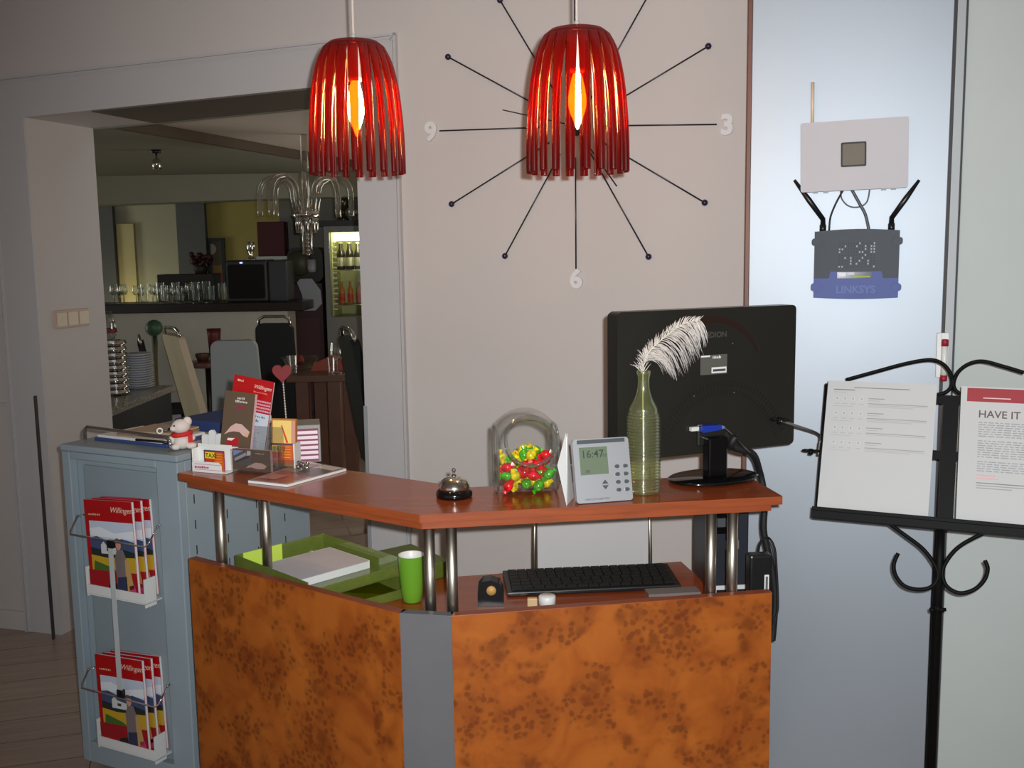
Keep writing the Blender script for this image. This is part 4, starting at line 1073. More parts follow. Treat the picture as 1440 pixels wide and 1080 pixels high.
# acrylic leaflet stand with brown brochures
sO = Z(318, 666, ST + E_); sE = Z(372, 668, ST + E_)
LM = frame(tuple(sO + nsL * 0.02), hx)
LW = (sE - sO).length + 0.012
ls = thing('leaflet_stand', 'clear acrylic leaflet stand on the left half of the shelf', 'brochure holder', LM)
b = MB(); b.box(0, LW, 0, 0.085, 0, 0.004, ACRYL); b.box(0, LW, -0.002, 0.0, 0, 0.066, ACRYL); b.build('front_pocket', ls)
b = MB(); b.box(0, LW, 0.066, 0.069, 0.004, 0.12, ACRYL); b.build('back_plate', ls)
b = MB(); b.box(LW, LW + 0.003, -0.002, 0.065, 0.0, 0.075, ACRYL); b.build('side_wall', ls)
BROWN = C(98, 80, 62, .45)
def brochure_brown(label, M, w, h, small=False):
    t = thing('brown_brochure', label, 'brochure', M, 'brown brochures in the acrylic stand')
    bb = MB(); bb.box(0, w, 0, 0.004, 0, h, BROWN); y = -0.0004
    if not small:
        bb.scrib(w * .26, 0.007, C(214, 206, 196), T(w * 0.44, y, h * 0.90), 5); bb.scrib(w * .42, 0.007, C(214, 206, 196), T(w * 0.38, y, h * 0.855), 8)
        bb.slab([(w * x, y, h * z) for x, z in ((0.42, 0.80), (0.78, 0.81), (0.70, 0.775), (0.46, 0.765))], (0, .0004, 0), C(150, 40, 80))
        pts = [(0.10, 0.40), (0.30, 0.52), (0.46, 0.57), (0.66, 0.57), (0.96, 0.48), (0.90, 0.40), (0.74, 0.42), (0.62, 0.46), (0.42, 0.46), (0.26, 0.44)]
        bb.slab([(w * x, y, h * z) for x, z in pts], (0, .0004, 0), C(214, 176, 168))
        bb.slab([(w * x, y - .0002, h * z) for x, z in ((0.80, 0.44), (0.96, 0.48), (0.90, 0.40), (0.82, 0.41))], (0, .0004, 0), C(220, 170, 130))
        bb.slab([(w * x, y, h * z) for x, z in ((0.2, 0.27), (0.25, 0.35), (0.6, 0.385), (0.62, 0.27))], (0, .0004, 0), C(186, 24, 34)); bb.slab([(w * x, y - .0002, h * z) for x, z in ((0.22, 0.33), (0.24, 0.36), (0.48, 0.37), (0.38, 0.33))], (0, .0004, 0), C(236, 220, 220))
        bb.slab([(w * x, y, h * z) for x, z in ((0.2, 0.18), (0.2, 0.25), (0.62, 0.255), (0.62, 0.18))], (0, .0004, 0), C(236, 214, 220)); bb.slab([(w * x, y, h * z) for x, z in ((0.50, 0.02), (0.58, 0.16), (0.86, 0.18), (0.92, 0.03))], (0, .0004, 0), C(186, 140, 70))
    else:
        bb.slab([(w * x, y, h * z) for x, z in ((0.02, 0.28), (0.02, 0.94), (0.50, 0.94), (0.50, 0.28))], (0, .0004, 0), C(92, 84, 88)); bb.slab([(w * x, y - .0002, h * z) for x, z in ((0.02, 0.66), (0.02, 0.94), (0.30, 0.94))], (0, .0004, 0), C(150, 166, 224))
        bb.slab([(w * x, y - .0002, h * z) for x, z in ((0.04, 0.55), (0.36, 0.86), (0.38, 0.74), (0.06, 0.42))], (0, .0004, 0), C(188, 182, 184)); bb.slab([(w * x, y - .0002, h * z) for x, z in ((0.38, 0.72), (0.40, 0.94), (0.5, 0.94), (0.49, 0.74))], (0, .0004, 0), C(214, 206, 206))
        bb.slab([(w * x, y - .0002, h * z) for x, z in ((0.04, 0.44), (0.44, 0.70), (0.46, 0.64), (0.05, 0.34))], (0, .0004, 0), C(50, 44, 46))
        bb.slab([(w * x, y, h * z) for x, z in ((0.34, 0.14), (0.44, 0.28), (0.62, 0.42), (0.80, 0.40), (0.92, 0.28), (0.84, 0.14), (0.66, 0.12), (0.5, 0.18))], (0, .0004, 0), C(208, 172, 162)); bb.scrib(w * .25, h * 0.05, C(214, 206, 196), T(w * 0.62, y, h * 0.82), 6)
    bb.build('printed_cover', t)
    bb = MB(); bb.box(w * 0.02, w * 1.0, 0.0042, 0.014, 0, h * 0.99, C(206, 172, 176)); bb.build('pages', t)
    return t
lean_b = RX(math.radians(-8))
bA = P(304, 660, LM.translation.y + 0.05); bAl = LM.inverted() @ bA
brochure_brown('tall brown brochure with pale arched picture, at the back of the acrylic stand', LM @ T(bAl.x, 0.036, 0.014) @ RY(math.radians(4)) @ lean_b, 0.098, 0.206)
brochure_brown('small brown brochure with building photo, in the front pocket of the stand', LM @ T(0.003, 0.004, 0.006), LW - 0.006, 0.060, True)
# tall red brochure
rO = Z(362, 640, ST + E_ + 0.04)
rA = LM.inverted() @ P(371, 640, LM.translation.y + 0.085)
RBM = LM @ T(rA.x - 0.082, 0.076, 0.023) @ RY(math.radians(8)) @ RX(math.radians(-6))
rb1 = thing('red_brochure', 'tall red and white folded brochure with script lettering, behind the brown leaflets', 'brochure', RBM)
w, h = 0.098, 0.234
b = MB(); b.box(-0.034, w, 0, 0.003, 0, h, C(182, 22, 24, .35)); y = -0.0004
b.box(w * 0.34, w, y, 0, 0, h * 0.60, C(196, 206, 216)); 
for k in range(4): b.box(w * 0.34, w, y, 0, h * (0.62 + 0.037 * k), h * (0.64 + 0.037 * k), C(226, 190, 200))
for k in range(16): b.box(w * (0.36 + 0.04 * k), w * (0.375 + 0.04 * k), y - .0003, 0, h * 0.60, h * 0.765, C(178, 30, 60))
b.text('Willingen', 0.0155, C(240, 216, 206), T(w * 0.36, y - .0006, h * 0.885), shear=0.35); b.scrib(w * .5, 0.0045, C(230, 120, 110), T(w * 0.38, y - .0006, h * 0.835), 9); b.scrib(0.022, 0.006, C(240, 190, 170), T(-0.02, y - .0006, h * 0.93), 4)
b.scrib(w * .5, 0.006, C(96, 100, 106), T(w * 0.40, y - .0006, h * 0.545), 7); b.scrib(w * .3, 0.007, C(80, 84, 90), T(w * 0.40, y - .0006, h * 0.49), 5)
for k in range(10): b.box(w * 0.40, w * (0.62 + 0.07 * ((k * 7) % 3)), y - .0004, 0, h * (0.43 - 0.035 * k), h * (0.437 - 0.035 * k), C(150, 160, 172))
b.build('printed_cover', rb1)
b = MB(); b.box(-0.032, w - 0.001, 0.0032, 0.008, 0.001, h - 0.002, C(220, 200, 196)); b.build('pages', rb1)
# heart on a beaded stick
hp = Z(404, 668, ST + E_)
top_ = P(397, 524, hp.y + 0.16)
hb0 = P(407, 640, hp.y + 0.16)
hw_ = thing('heart_pick', 'red heart on a beaded stick standing behind the yellow note box', 'decoration', T(hb0.x, hb0.y, ST + E_))
b = MB(); v = top_ - Vector((hb0.x, hb0.y, ST + E_)); 
b.tube([(0, 0, 0.0), tuple(v)], 0.0016, mat('stick_grey', (150, 146, 140), .4), 6)
for k in range(22): b.sphere(tuple(Vector((0, 0, 0.0)).lerp(v, 0.30 + 0.66 * k / 22)), 0.0028, mat('bead', (176, 170, 164), .25), 6)
b.build('beaded_stick', hw_)
b = MB(); hp_ = []
for k in range(28):
    t = 2 * PI * k / 28; hp_.append((16 * math.sin(t) ** 3 * 0.0017, (13 * math.cos(t) - 5 * math.cos(2 * t) - 2 * math.cos(3 * t) - math.cos(4 * t)) * 0.00185))
b.slab([(x + v.x, v.y - 0.006, z + v.z) for x, z in hp_], (0, 0.012, 0), C(112, 5, 13, .6)); b.build('heart', hw_, bevel=0.003)
# second card holder: yellow note box + taxi card
uA = onshelf(374, 669); uB = onshelf(406, 668)
UM = frame(tuple(Z(379, 661, ST + E_)), (hx.x, hx.y + 0.02))
uh = thing('card_holder', 'dark acrylic card holder with a taxi card right of the leaflet stand', 'card holder', UM)
b = MB(); b.box(0, 0.075, 0, 0.04, 0, 0.004, ACRYL); b.box(0, 0.075, -0.002, 0, 0, 0.03, ACRYL); b.box(0.073, 0.077, 0, 0.04, 0, 0.075, WHITEP); b.build('holder_body', uh)
tc2 = dup(tc, UM @ T(0.002, 0.006, 0.018) @ RX(math.radians(-6)), 'orange and yellow taxi card in the dark holder right of the leaflet stand')
yb = thing('note_card', 'yellow card with a red pencil drawing, behind the right taxi card', 'card', UM @ T(-0.002, 0.024, 0.068) @ RX(math.radians(-6)))
b = MB(); w, h = 0.072, 0.072
b.box(0, w, 0, 0.012, -0.06, h, C(176, 120, 50)); b.box(0.004, w - 0.012, -.0006, 0, 0.004, h - 0.005, C(240, 206, 116)); b.slab([(w * .40, -.0012, h * .74), (w * .44, -.0012, h * .76), (w * .70, -.0012, h * .08), (w * .62, -.0012, h * .06)], (0, .0006, 0), C(206, 78, 40)); b.box(w - 0.010, w - 0.002, -.0006, 0, 0.004, h - 0.005, C(214, 150, 140)); b.build('printed_card', yb)
# striped box
z1b = Z(452, 596, ST + 0.0)
gO = Z(415, 655, ST + E_) 
GM = frame(tuple(Z(402, 652, ST + E_)), (0.97, 0.20)); 
gb = thing('striped_box', 'grey leaflet box with red and white striped side', 'box', GM)
b = MB(); b.box(0, 0.100, 0, 0.11, 0, 0.108, mat('leaflet_box_grey', (140, 138, 136), 0.4)); b.build('box_body', gb, bevel=0.002)
b = MB(); b.box(0.012, 0.094, -0.001, 0, 0.004, 0.098, C(120, 60, 80))
for k in range(6): b.box(0.014, 0.092, -0.0018, -0.001, 0.010 + k * 0.0145, 0.019 + k * 0.0145, C(238, 214, 226))
b.build('striped_leaflet', gb)
# little metal trinket
tq = onshelf(424, 664)
t_ = thing('crystal_ornament', 'small chrome ornament lying in front of the striped box', 'ornament', T(tq.x, tq.y + 0.012, tq.z))
b = MB(); random.seed(2)
for k in range(9): b.sphere((random.uniform(-.012, .012), random.uniform(-.01, .01), 0.007 + random.uniform(0, .022)), 0.0075, CHROME, 6, 1, 1, 0.95)
b.build('cluster', t_)
# magazine lying on the shelf
g = [onshelf(349, 679), onshelf(404, 685), onshelf(487, 662), onshelf(432, 652)]
c0 = g[0]
fm_ = thing('lying_magazine', 'glossy magazine lying flat on the left half of the shelf', 'magazine', T(c0.x, c0.y, c0.z))
b = MB(); loc = [tuple(p - c0) for p in g]
b.slab(loc, (0, 0, 0.006), PAPER); b.build('page_block', fm_)
b = MB(); up_ = [(x, y, 0.0062) for x, y, z in loc]
b.slab(up_, (0, 0, 0.0008), C(172, 160, 156, .18))
def bil(u, v): 
    a = Vector(up_[0]).lerp(Vector(up_[1]), u); c = Vector(up_[3]).lerp(Vector(up_[2]), u); r = a.lerp(c, v); r.z = 0.0072; return tuple(r)
for kz_, (u0, u1, v0, v1, cc) in enumerate(((0.05, 0.9, 0.04, 0.5, (160, 96, 90)), (0.35, 0.95, 0.46, 0.78, (96, 92, 86)), (0.05, 0.42, 0.5, 0.92, (150, 132, 126)), (0.5, 0.95, 0.80, 0.96, (206, 196, 192)), (0.1, 0.5, 0.12, 0.34, (190, 130, 124)))):
    b.poly([tuple(Vector(bil(*uv)) + Vector((0, 0, kz_ * 0.0003))) for uv in ((u0, v0), (u1, v0), (u1, v1), (u0, v1))], C(*cc, .3))
b.build('cover', fm_)

# things on the grey cabinet
# toy animal
tq = CFi @ Z(262, 628, CT + E_)
tm = CFm @ T(min(tq.x, -0.02), tq.y, CT + E_)
toyM = T(*Z(257, 631, CT + 0.003)) @ RZ(math.radians(20))
toy = thing('plush_toy', 'small white plush animal with a red scarf on the grey cabinet', 'toy', toyM)
PLU = mat('plush_white', (224, 214, 206), 0.9, var=0.04, bump=0.5, bscale=300)
b = MB(); b.sphere((0, 0, 0.024), 0.026, PLU, 14, 1.05, 0.9, 0.95); b.sphere((0.026, -0.012, 0.010), 0.012, PLU, 10, 1.5, 1, .85); b.sphere((-0.020, -0.015, 0.010), 0.012, PLU, 10, 1.2, 1, .85); b.sphere((-0.03, 0.0, 0.03), 0.010, PLU, 10, 1.1, 1, 1.4); b.sphere((0.028, 0.0, 0.032), 0.010, PLU, 10, 1.2, 1, 1)
b.sphere((-0.002, 0, 0.070), 0.025, PLU, 14, 1.15, 1, 0.92); b.sphere((0.018, 0, 0.084), 0.014, PLU, 10, 1, .8, 1.1); b.sphere((-0.022, -0.008, 0.066), 0.011, PLU, 10, 1.3, 1, .9); b.build('body', toy)
b = MB(); b.tube([(0.026 * math.cos(a), 0.024 * math.sin(a), 0.047 + 0.003 * math.cos(a)) for a in [2 * PI * k / 18 for k in range(18)]], 0.0075, C(206, 40, 36, .8), 8, closed=True); b.box(0.016, 0.030, -0.026, -0.021, 0.022, 0.046, C(206, 40, 36, .8)); b.build('scarf', toy)
b = MB(); b.sphere((-0.036, -0.010, 0.066), 0.004, BLACKG, 8); b.sphere((-0.022, -0.021, 0.076), 0.0028, BLACKG, 8); b.build('face_buttons', toy)
b = MB(); b.tube([(-0.020, 0.0, 0.062), (-0.045, -0.002, 0.060), (-0.058, -0.004, 0.061)], 0.0026, mat('whistle_grey', (90, 88, 86), .3, metal=.6), 8); b.tube([(-0.064 + 0.008 * math.cos(a), -0.004, 0.061 + 0.008 * math.sin(a)) for a in [2 * PI * k / 14 for k in range(14)]], 0.0026, WHITEP, 6, closed=True); b.build('ring_key', toy)
# folders and papers
pq = [CFi @ Z(x, y, CT + E_) for x, y in ((140, 612), (236, 628), (300, 594), (215, 596))]
fo = thing('blue_folder', 'blue folder lying on the grey cabinet behind the chrome rail', 'folder', CFm @ T(-CW + 0.05, 0.09, CT + E_) @ RZ(math.radians(-2)))
b = MB(); b.box(0, 0.33, 0, 0.20, 0, 0.010, C(58, 76, 128)); b.build('cover', fo, bevel=0.002)
b = MB(); b.box(0.01, 0.30, 0.006, 0.19, 0.0102, 0.018, PAPER); b.build('papers', fo)
nb = thing('brochure_pile', 'pile of loose brochures on the blue folder', 'papers', CFm @ T(-CW + 0.13, 0.11, CT + 0.0195) @ RZ(math.radians(5)))
b = MB(); b.box(0, 0.21, 0, 0.15, 0, 0.006, C(146, 116, 88)); b.build('top_brochure', nb); 
b = MB(); b.box(0.02, 0.20, 0.02, 0.16, 0.0062, 0.012, C(186, 164, 140)); b.build('upper_brochure', nb)
pn = thing('ballpoint_pen', 'dark ballpoint pen lying along the folder behind the chrome rail', 'pen', CFm @ T(-0.17, 0.085, CT + 0.017) @ RZ(math.radians(2)))
b = MB(); b.tube([(-0.08, 0, 0), (0.05, 0, 0)], 0.0042, BLACKP, 8); b.build('barrel', pn)
b = MB(); b.tube([(0.05, 0, 0), (0.065, 0, 0)], [0.004, 0.001], CHROME, 8); b.build('tip', pn)
bf = thing('blue_binder', 'blue binder lying at the back of the grey cabinet', 'folder', CFm @ T(-0.36, 0.36, CT + E_) @ RZ(math.radians(-4)))
b = MB(); b.box(0, 0.24, 0, 0.22, 0, 0.035, C(52, 70, 120)); b.build('cover', bf, bevel=0.003); b = MB(); b.box(0.004, 0.243, 0.004, 0.216, 0.004, 0.031, PAPER); b.build('papers', bf)
pk = thing('paper_sheet', 'pale sheet of paper lying on the cabinet behind the plush toy', 'paper', CFm @ T(-0.25, 0.13, CT + E_) @ RZ(math.radians(-6)))
b = MB(); b.box(0.03, 0.21, 0.02, 0.22, 0, 0.002, C(206, 190, 184)); b.build('sheet', pk)

#@@DESKTHINGS
# ------------------------------------------------------------------ things on the desk
def ondesk(px, py): return Z(px, py, DT + E_)
def tray(label, M, w, d_, h):
    t = thing('letter_tray', label, 'letter tray', M, 'green letter trays')
    bb = MB(); bb.box(0, w, 0, d_, 0, 0.003, GREENA); bb.build('tray_floor', t)
    for nm, args in (('tray_wall', (0, w, 0, 0.003, 0.0032, h)), ('tray_wall', (0, 0.003, 0.0032, d_, 0.0032, h)), ('tray_wall', (w - 0.003, w, 0.0032, d_, 0.0032, h * 0.55)), ('tray_wall', (0.0032, w - 0.0032, d_ - 0.003, d_, 0.0032, h))):
        bb = MB(); bb.box(*args, GREENA); bb.build(nm, t)
    return t
cN = Z(418, 826, DT + 0.105); cLf = Z(316, 786, DT + 0.105)
txd = (cN - cLf); tdl = txd.length
TM = frame((cLf.x + 0.02, cLf.y + 0.035, DT + E_ + 0.050), txd)
tray('green transparent letter tray with white papers, on top of the other tray', TM, tdl, 0.31, 0.055)
tray('green transparent letter tray beneath the paper-filled one', frame((cLf.x + 0.035, cLf.y + 0.035, DT + E_), txd) @ T(0.012, 0.02, 0) @ RZ(math.radians(-5)), tdl, 0.31, 0.048)
pp = thing('paper_stack', 'white paper sheets lying in the top green tray', 'papers', TM @ T(0.06, 0.03, 0.0035))
b = MB(); b.box(0, 0.20, 0, 0.26, 0, 0.024, PAPER, M=RZ(math.radians(0))); b.build('sheets', pp)
b = MB(); b.box(0.01, 0.21, 0.005, 0.25, 0.0245, 0.026, C(214, 206, 210), M=T(0, 0, 0)); b.build('top_sheet', pp)
yp = thing('yellow_note_pad', 'lime yellow note sheet standing at the left inside the top green tray', 'paper', TM @ T(0.010, 0.02, 0.004))
b = MB(); b.box(0, 0.004, 0, 0.13, 0, 0.055, C(206, 230, 90)); b.build('sheet', yp)
ff = thing('green_folder', 'dark green plastic folder on the desk behind the letter trays', 'folder', TM @ T(0.12, 0.385, -0.050) @ RZ(math.radians(-8)))
b = MB(); b.box(0, 0.23, 0, 0.16, 0, 0.05, C(84, 98, 30)); b.build('cover', ff, bevel=0.004); b = MB(); b.box(0.004, 0.226, -0.001, 0.15, 0.006, 0.044, C(150, 160, 70)); b.build('papers', ff)
yl = thing('yellow_leaflet', 'yellow leaflet on the desk in front of the green cup', 'leaflet', T(*ondesk(520, 832)) @ RZ(math.radians(30)))
b = MB(); b.box(-0.07, 0.07, -0.06, 0.06, 0, 0.003, C(176, 160, 40)); b.build('sheet', yl)
for lab, px, py, a_ in (('white note sheet on the desk left of the green cup', 553, 806, 0.3), ('white note sheet on the desk behind the corner posts', 618, 806, -0.2)):
    t = thing('note_sheet', lab, 'paper', T(*ondesk(px, py)) @ RZ(a_)); b = MB(); b.box(-0.032, 0.032, -0.032, 0.032, 0, 0.006, PAPER); b.build('sheet', t)
q = ondesk(580, 845); LIME = mat('lime_ceramic', (108, 160, 46), 0.22, var=0.02)
cu = thing('cup', 'tall lime green cup with white inside standing on the desk', 'cup', T(q.x, q.y, q.z))
kz = (P(580, 780, q.y).z - q.z); rw_ = 18.5 / FPX * q.y * 1.02
b = MB(); b.lathe([(rw_ * .66, 0), (rw_ * .74, 0.004), (rw_ * .86, kz * .25), (rw_ * .95, kz * .5), (rw_, kz * .8), (rw_, kz)], LIME, 28, cap1=False); b.build('cup_body', cu)
b = MB(); b.lathe([(rw_, kz), (rw_ * .985, kz + .0015), (rw_ * .95, kz), (rw_ * .93, kz * .8), (rw_ * .85, kz * .4), (rw_ * .6, 0.008), (0.0001, 0.008)], WHITEP, 28, cap0=False); o = b.build('cup_lining', cu); o['label'] = 'white glazed inside and rim'
# keyboard
k0 = Z(714, 835, DT + 0.012); k1 = Z(1000, 822, DT + 0.012)
kd = k1 - k0; KM = frame((k0.x, k0.y, DT + E_), (kd.x, kd.y)); KW = 0.50
kb = thing('keyboard', 'black computer keyboard on the desk behind the right front panel', 'keyboard', KM)
b = MB(); b.slab([(0, 0, 0.002), (0, 0.17, 0.004), (0, 0.17, 0.026), (0, 0, 0.014)], (KW, 0, 0), BLACKP); b.build('housing', kb, bevel=0.003)
KEY = mat('key_black', (15, 15, 16), 0.5, spec=.3)
for r in range(6):
    b = MB()
    n = (12, 13, 13, 14, 14, 14)[r]
    for c_ in range(n + 3):
        x = 0.014 + c_ * (KW - 0.028) / (n + 3); wk = (KW - 0.028) / (n + 3) - 0.003; y = 0.014 + r * 0.025; z = 0.0145 + (y / 0.17) * 0.012
        b.box(x, x + wk, y, y + 0.019, z, z + 0.007, KEY)
    b.build('key_row', kb)
# tape dispenser
q = ondesk(690, 858); td = thing('tape_dispenser', 'black tape dispenser on the desk beside the corner posts', 'tape dispenser', T(q.x, q.y + 0.03, q.z))
b = MB(); pts = [(-0.036, 0, 0), (0.036, 0, 0), (0.036, 0, 0.03), (0.034, 0, 0.045), (0.026, 0, 0.064), (0.0, 0, 0.074), (-0.022, 0, 0.070), (-0.034, 0, 0.055), (-0.036, 0, 0.03)]
b.slab(pts, (0, 0.05, 0), BLACKP); b.build('housing', td, bevel=0.006)
b = MB(); b.lathe([(0.013, 0), (0.013, 0.006)], mat('tape_core', (206, 160, 96), .5), 20, M=T(0.002, 0.0, 0.046) @ RX(PI / 2)); b.build('tape_core', td)
# glue stick
q = ondesk(770, 862); gs = thing('glue_stick', 'small white capped bottle on the desk in front of the keyboard', 'glue bottle', T(q.x, q.y + 0.02, q.z))
ht = P(770, 837, q.y + .02).z - q.z
b = MB(); b.lathe([(0.018, 0), (0.019, 0.002), (0.019, ht - 0.0302)], mat('glue_body', (206, 196, 176), .4), 20); b.build('bottle_body', gs)
b = MB(); b.lathe([(0.0235, ht - 0.030), (0.0235, ht - 0.003), (0.021, ht)], WHITEP, 20); b.build('cap', gs)
er = thing('eraser', 'beige eraser lying on the desk left of the white capped bottle', 'eraser', T(*(ondesk(749, 861) + Vector((0, .02, .0)))))
b = MB(); b.box(-0.014, 0.014, -0.008, 0.008, 0, 0.034, C(206, 176, 130)); b.build('block', er, bevel=0.003)
# grey pad near the right posts
gp = thing('desk_pad', 'grey note pad on the desk between keyboard and right front panel', 'note pad', T(*(ondesk(950, 838) + Vector((0, .03, 0)))) @ RZ(.1)); b = MB(); b.box(-0.08, 0.07, -0.03, 0.02, 0, 0.008, C(120, 112, 110)); b.build('sheet_stack', gp)
# slim computer case standing on the desk
q = Z(1010, 838, DT); pcM = T(P(1006, 838, 2.78).x, 2.80, DT + E_) @ RZ(.09)
pc = thing('computer_case', 'small dark computer case standing on the desk behind the right posts', 'computer', pcM)
wpc = 0.098; hpc = 0.29
b = MB(); b.box(0, wpc, 0, 0.22, 0.0, hpc, mat('case_dark', (34, 38, 46), .4)); b.build('case_body', pc, bevel=0.004)
b = MB(); b.box(0.004, wpc - 0.03, -0.004, 0, 0.18, hpc - 0.02, BLACKG); b.box(0.006, 0.05, -0.005, -0.003, 0.20, 0.225, DG)
b.text('PC', 0.012, C(190, 190, 196), T(wpc - 0.026, -0.0005, hpc - 0.036)) if False else None
b.box(0.0, wpc, -0.003, -0.0005, 0.0, 0.03, C(206, 206, 206)); b.box(0.006, wpc - 0.008, -0.004, -0.002, 0.006, 0.018, BLACKP)
b.build('front_plate', pc)
b = MB(); b.box(-0.02, 0.0, -0.03, -0.022, 0.0, 0.03, WHITEP) if False else b.box(wpc * .3, wpc * .7, -0.0045, -0.0040, 0.135, 0.16, C(120, 104, 104)); b.build('drive_flap', pc)
# white socket strip hanging label near adapter
# ------------------------------------------------------------------ white office chair behind the counter
chx0 = P(750, 790, 3.30); chx1 = P(915, 790, 3.30)
CHM = T((chx0.x + chx1.x) / 2, 3.30, 0) @ RZ(PI + 0.05)
oc = thing('office_chair', 'white office chair tucked in behind the desk', 'chair', CHM)
CWT = mat('chair_white', (196, 194, 194), .5, var=.01)
hwid = (chx1.x - chx0.x) / 2
b = MB(); b.slab([(x, 0, z) for x, z in rrect(-hwid + .012, hwid - .012, 0.50, 1.0, 0.05, 6)], (0, 0.03, 0), CWT); b.build('backrest', oc, bevel=0.008)
b = MB()
for s_ in (-1, 1):
    b = MB(); b.tube([(s_ * hwid, 0.01, 0.42), (s_ * hwid * 0.99, 0.012, 0.7), (s_ * hwid * .95, 0.014, 0.99)], 0.006, STEEL, 10); b.build('side_tube', oc)
b = MB(); b.slab([(x, z, 0.43) for x, z in rrect(-hwid, hwid, 0.0, 0.40, 0.06, 6)], (0, 0, 0.05), CWT); b.build('seat', oc, bevel=0.012)
b = MB(); b.lathe([(0.025, 0.12), (0.025, 0.43)], CHROME, 16, M=T(0, 0.2, 0)); b.build('gas_lift', oc)
for k in range(5):
    a = 2 * PI * k / 5 + .2; b = MB(); b.tube([(0, 0.2, 0.11), (0.24 * math.cos(a), 0.2 + 0.24 * math.sin(a), 0.06)], [0.022, 0.014], CHROME, 8); b.build('foot', oc)
    b = MB(); b.lathe([(0.025, -0.01), (0.025, 0.01)], BLACKP, 14, M=T(0.24 * math.cos(a), 0.2 + 0.24 * math.sin(a), 0.026) @ RZ(a) @ RX(PI / 2)); b.build('caster', oc)

#@@STAND
# ------------------------------------------------------------------ iron sheet stand with two pages
sl = Z(1146, 722, 0.97); sr = Z(1440, 749, 0.97)
sx = (sr - sl); sx.z = 0; sx.normalize(); sy = Vector((-sx.y, sx.x, 0)); tl_ = math.radians(20)
supv = (Vector((0, 0, 1)) * math.cos(tl_) + sy * math.sin(tl_)).normalized()
SM0 = frame3(sl, sx, supv); S0i = SM0.inverted(); sn = SM0.to_3x3() @ Vector((0, 1, 0))
def SL(px, py, off=0.0):
    v = S0i @ PL(px, py, sl - sn * off, sn); return v.x, v.z
pole_px = SL(1322, 760)[0]
base = SM0 @ Vector((pole_px, 0.02, 0)); STM = T(base.x, base.y, 0)
st = thing('sheet_stand', 'black wrought iron sheet stand with scrolls right of the counter', 'stand', STM)
right_end = pole_px * 2.02
b = MB(); b.M = SM0
b.box(-0.004, right_end, -0.036, 0.004, -0.014, 0.006, IRON); b.box(-0.004, right_end, -0.036, -0.030, 0.006, 0.016, IRON)
b.build('ledge', st, world=True, bevel=0.001)
cb = SL(1325, 600)[0]; ce = SL(1347, 600)[0]; zt_ = SL(1335, 556)[1]; zmid = SL(1335, 640)[1]
b = MB(); b.M = SM0; b.box(cb, ce, 0.003, 0.008, 0.006, zt_, IRON); b.build('centre_bar', st, world=True)
for nm, z in (('cross_bar', zt_ - 0.010), ('cross_bar', zmid)):
    b = MB(); b.M = SM0; b.box(0.035, right_end - 0.035, 0.0081, 0.0125, z - 0.012, z + 0.012, IRON); b.build(nm, st, world=True)
b = MB(); b.M = SM0; xle = SL(1164, 536)[0]; b.tube([(0.002, 0.006, 0.0), (xle - 0.004, 0.006, zt_ + 0.02)], 0.0035, IRON, 8); b.build('side_rod', st, world=True)
b = MB(); b.M = SM0; b.tube([(right_end - 0.002, 0.006, 0.0), (right_end - 0.03, 0.006, zt_ + 0.02)], 0.0035, IRON, 8); b.build('side_rod', st, world=True)
def flatbar(name, pix, off=0.0, mirror=False, r=0.0074):
    pts = []
    for p in pix:
        x, z = SL(*p, -off)
        pts.append((x, off, z))
    if mirror: pts = [(2 * (cb + ce) / 2 - x, y, z) for x, y, z in pts]
    bb = MB(); bb.M = SM0; bb.tube(spline(pts, 6), r, IRON, 8, flat=0.7); bb.build(name, st, world=True)
topsc = [(1190, 534), (1230, 523), (1275, 511), (1308, 506), (1326, 512), (1337, 526), (1339, 541), (1331, 551), (1318, 555)]
flatbar('top_scroll', topsc, 0.010)
flatbar('top_scroll', [(1440, 524), (1410, 515), (1382, 508), (1362, 512), (1347, 524), (1341, 540), (1346, 551), (1360, 556)], 0.010)
low = [(1250, 736), (1272, 752), (1298, 772), (1315, 795), (1319, 812), (1310, 825), (1292, 829), (1272, 824), (1260, 810), (1257, 794), (1263, 778)]
flatbar('lower_scroll', low, 0.012)
flatbar('lower_scroll', [(1402, 742), (1370, 756), (1345, 772), (1328, 795), (1326, 812), (1333, 826), (1350, 834), (1370, 829), (1384, 816), (1389, 800), (1385, 788)], 0.012)
lowj = SM0 @ Vector((SL(1321, 812)[0], 0.014, SL(1321, 812)[1]))
b = MB(); b.tube([(base.x, base.y + 0.004, 0.02), (base.x, base.y + 0.004, 0.75), (lowj.x, lowj.y + .004, lowj.z), tuple(SM0 @ Vector((pole_px, 0.014, 0.0)))], [0.013, 0.013, 0.012, 0.010], IRON, 12)
b.build('pole', st, world=True)
b = MB(); zc_ = Z(1316, 856, 1.0); b.M = T(base.x, base.y + .004, P(1316, 856, base.y).z); b.lathe([(0.013, -0.008), (0.013, 0.008)], IRON, 14); b.tube([(-0.024, -0.012, 0), (-0.012, -0.012, 0)], 0.006, IRON, 8); b.tube([(0.0, -0.010, 0), (0.018, -0.012, 0)], 0.005, IRON, 8); b.build('clamp_knob', st, world=True)
for k in range(3):
    a = 2 * PI * k / 3 + .5; b = MB(); b.M = T(base.x, base.y + .004, 0); b.tube([(0, 0, 0.12), (0.10 * math.cos(a), 0.10 * math.sin(a), 0.10), (0.22 * math.cos(a), 0.22 * math.sin(a), 0.012), (0.25 * math.cos(a), 0.25 * math.sin(a), 0.008)], 0.008, IRON, 8); b.build('leg', st, world=True)
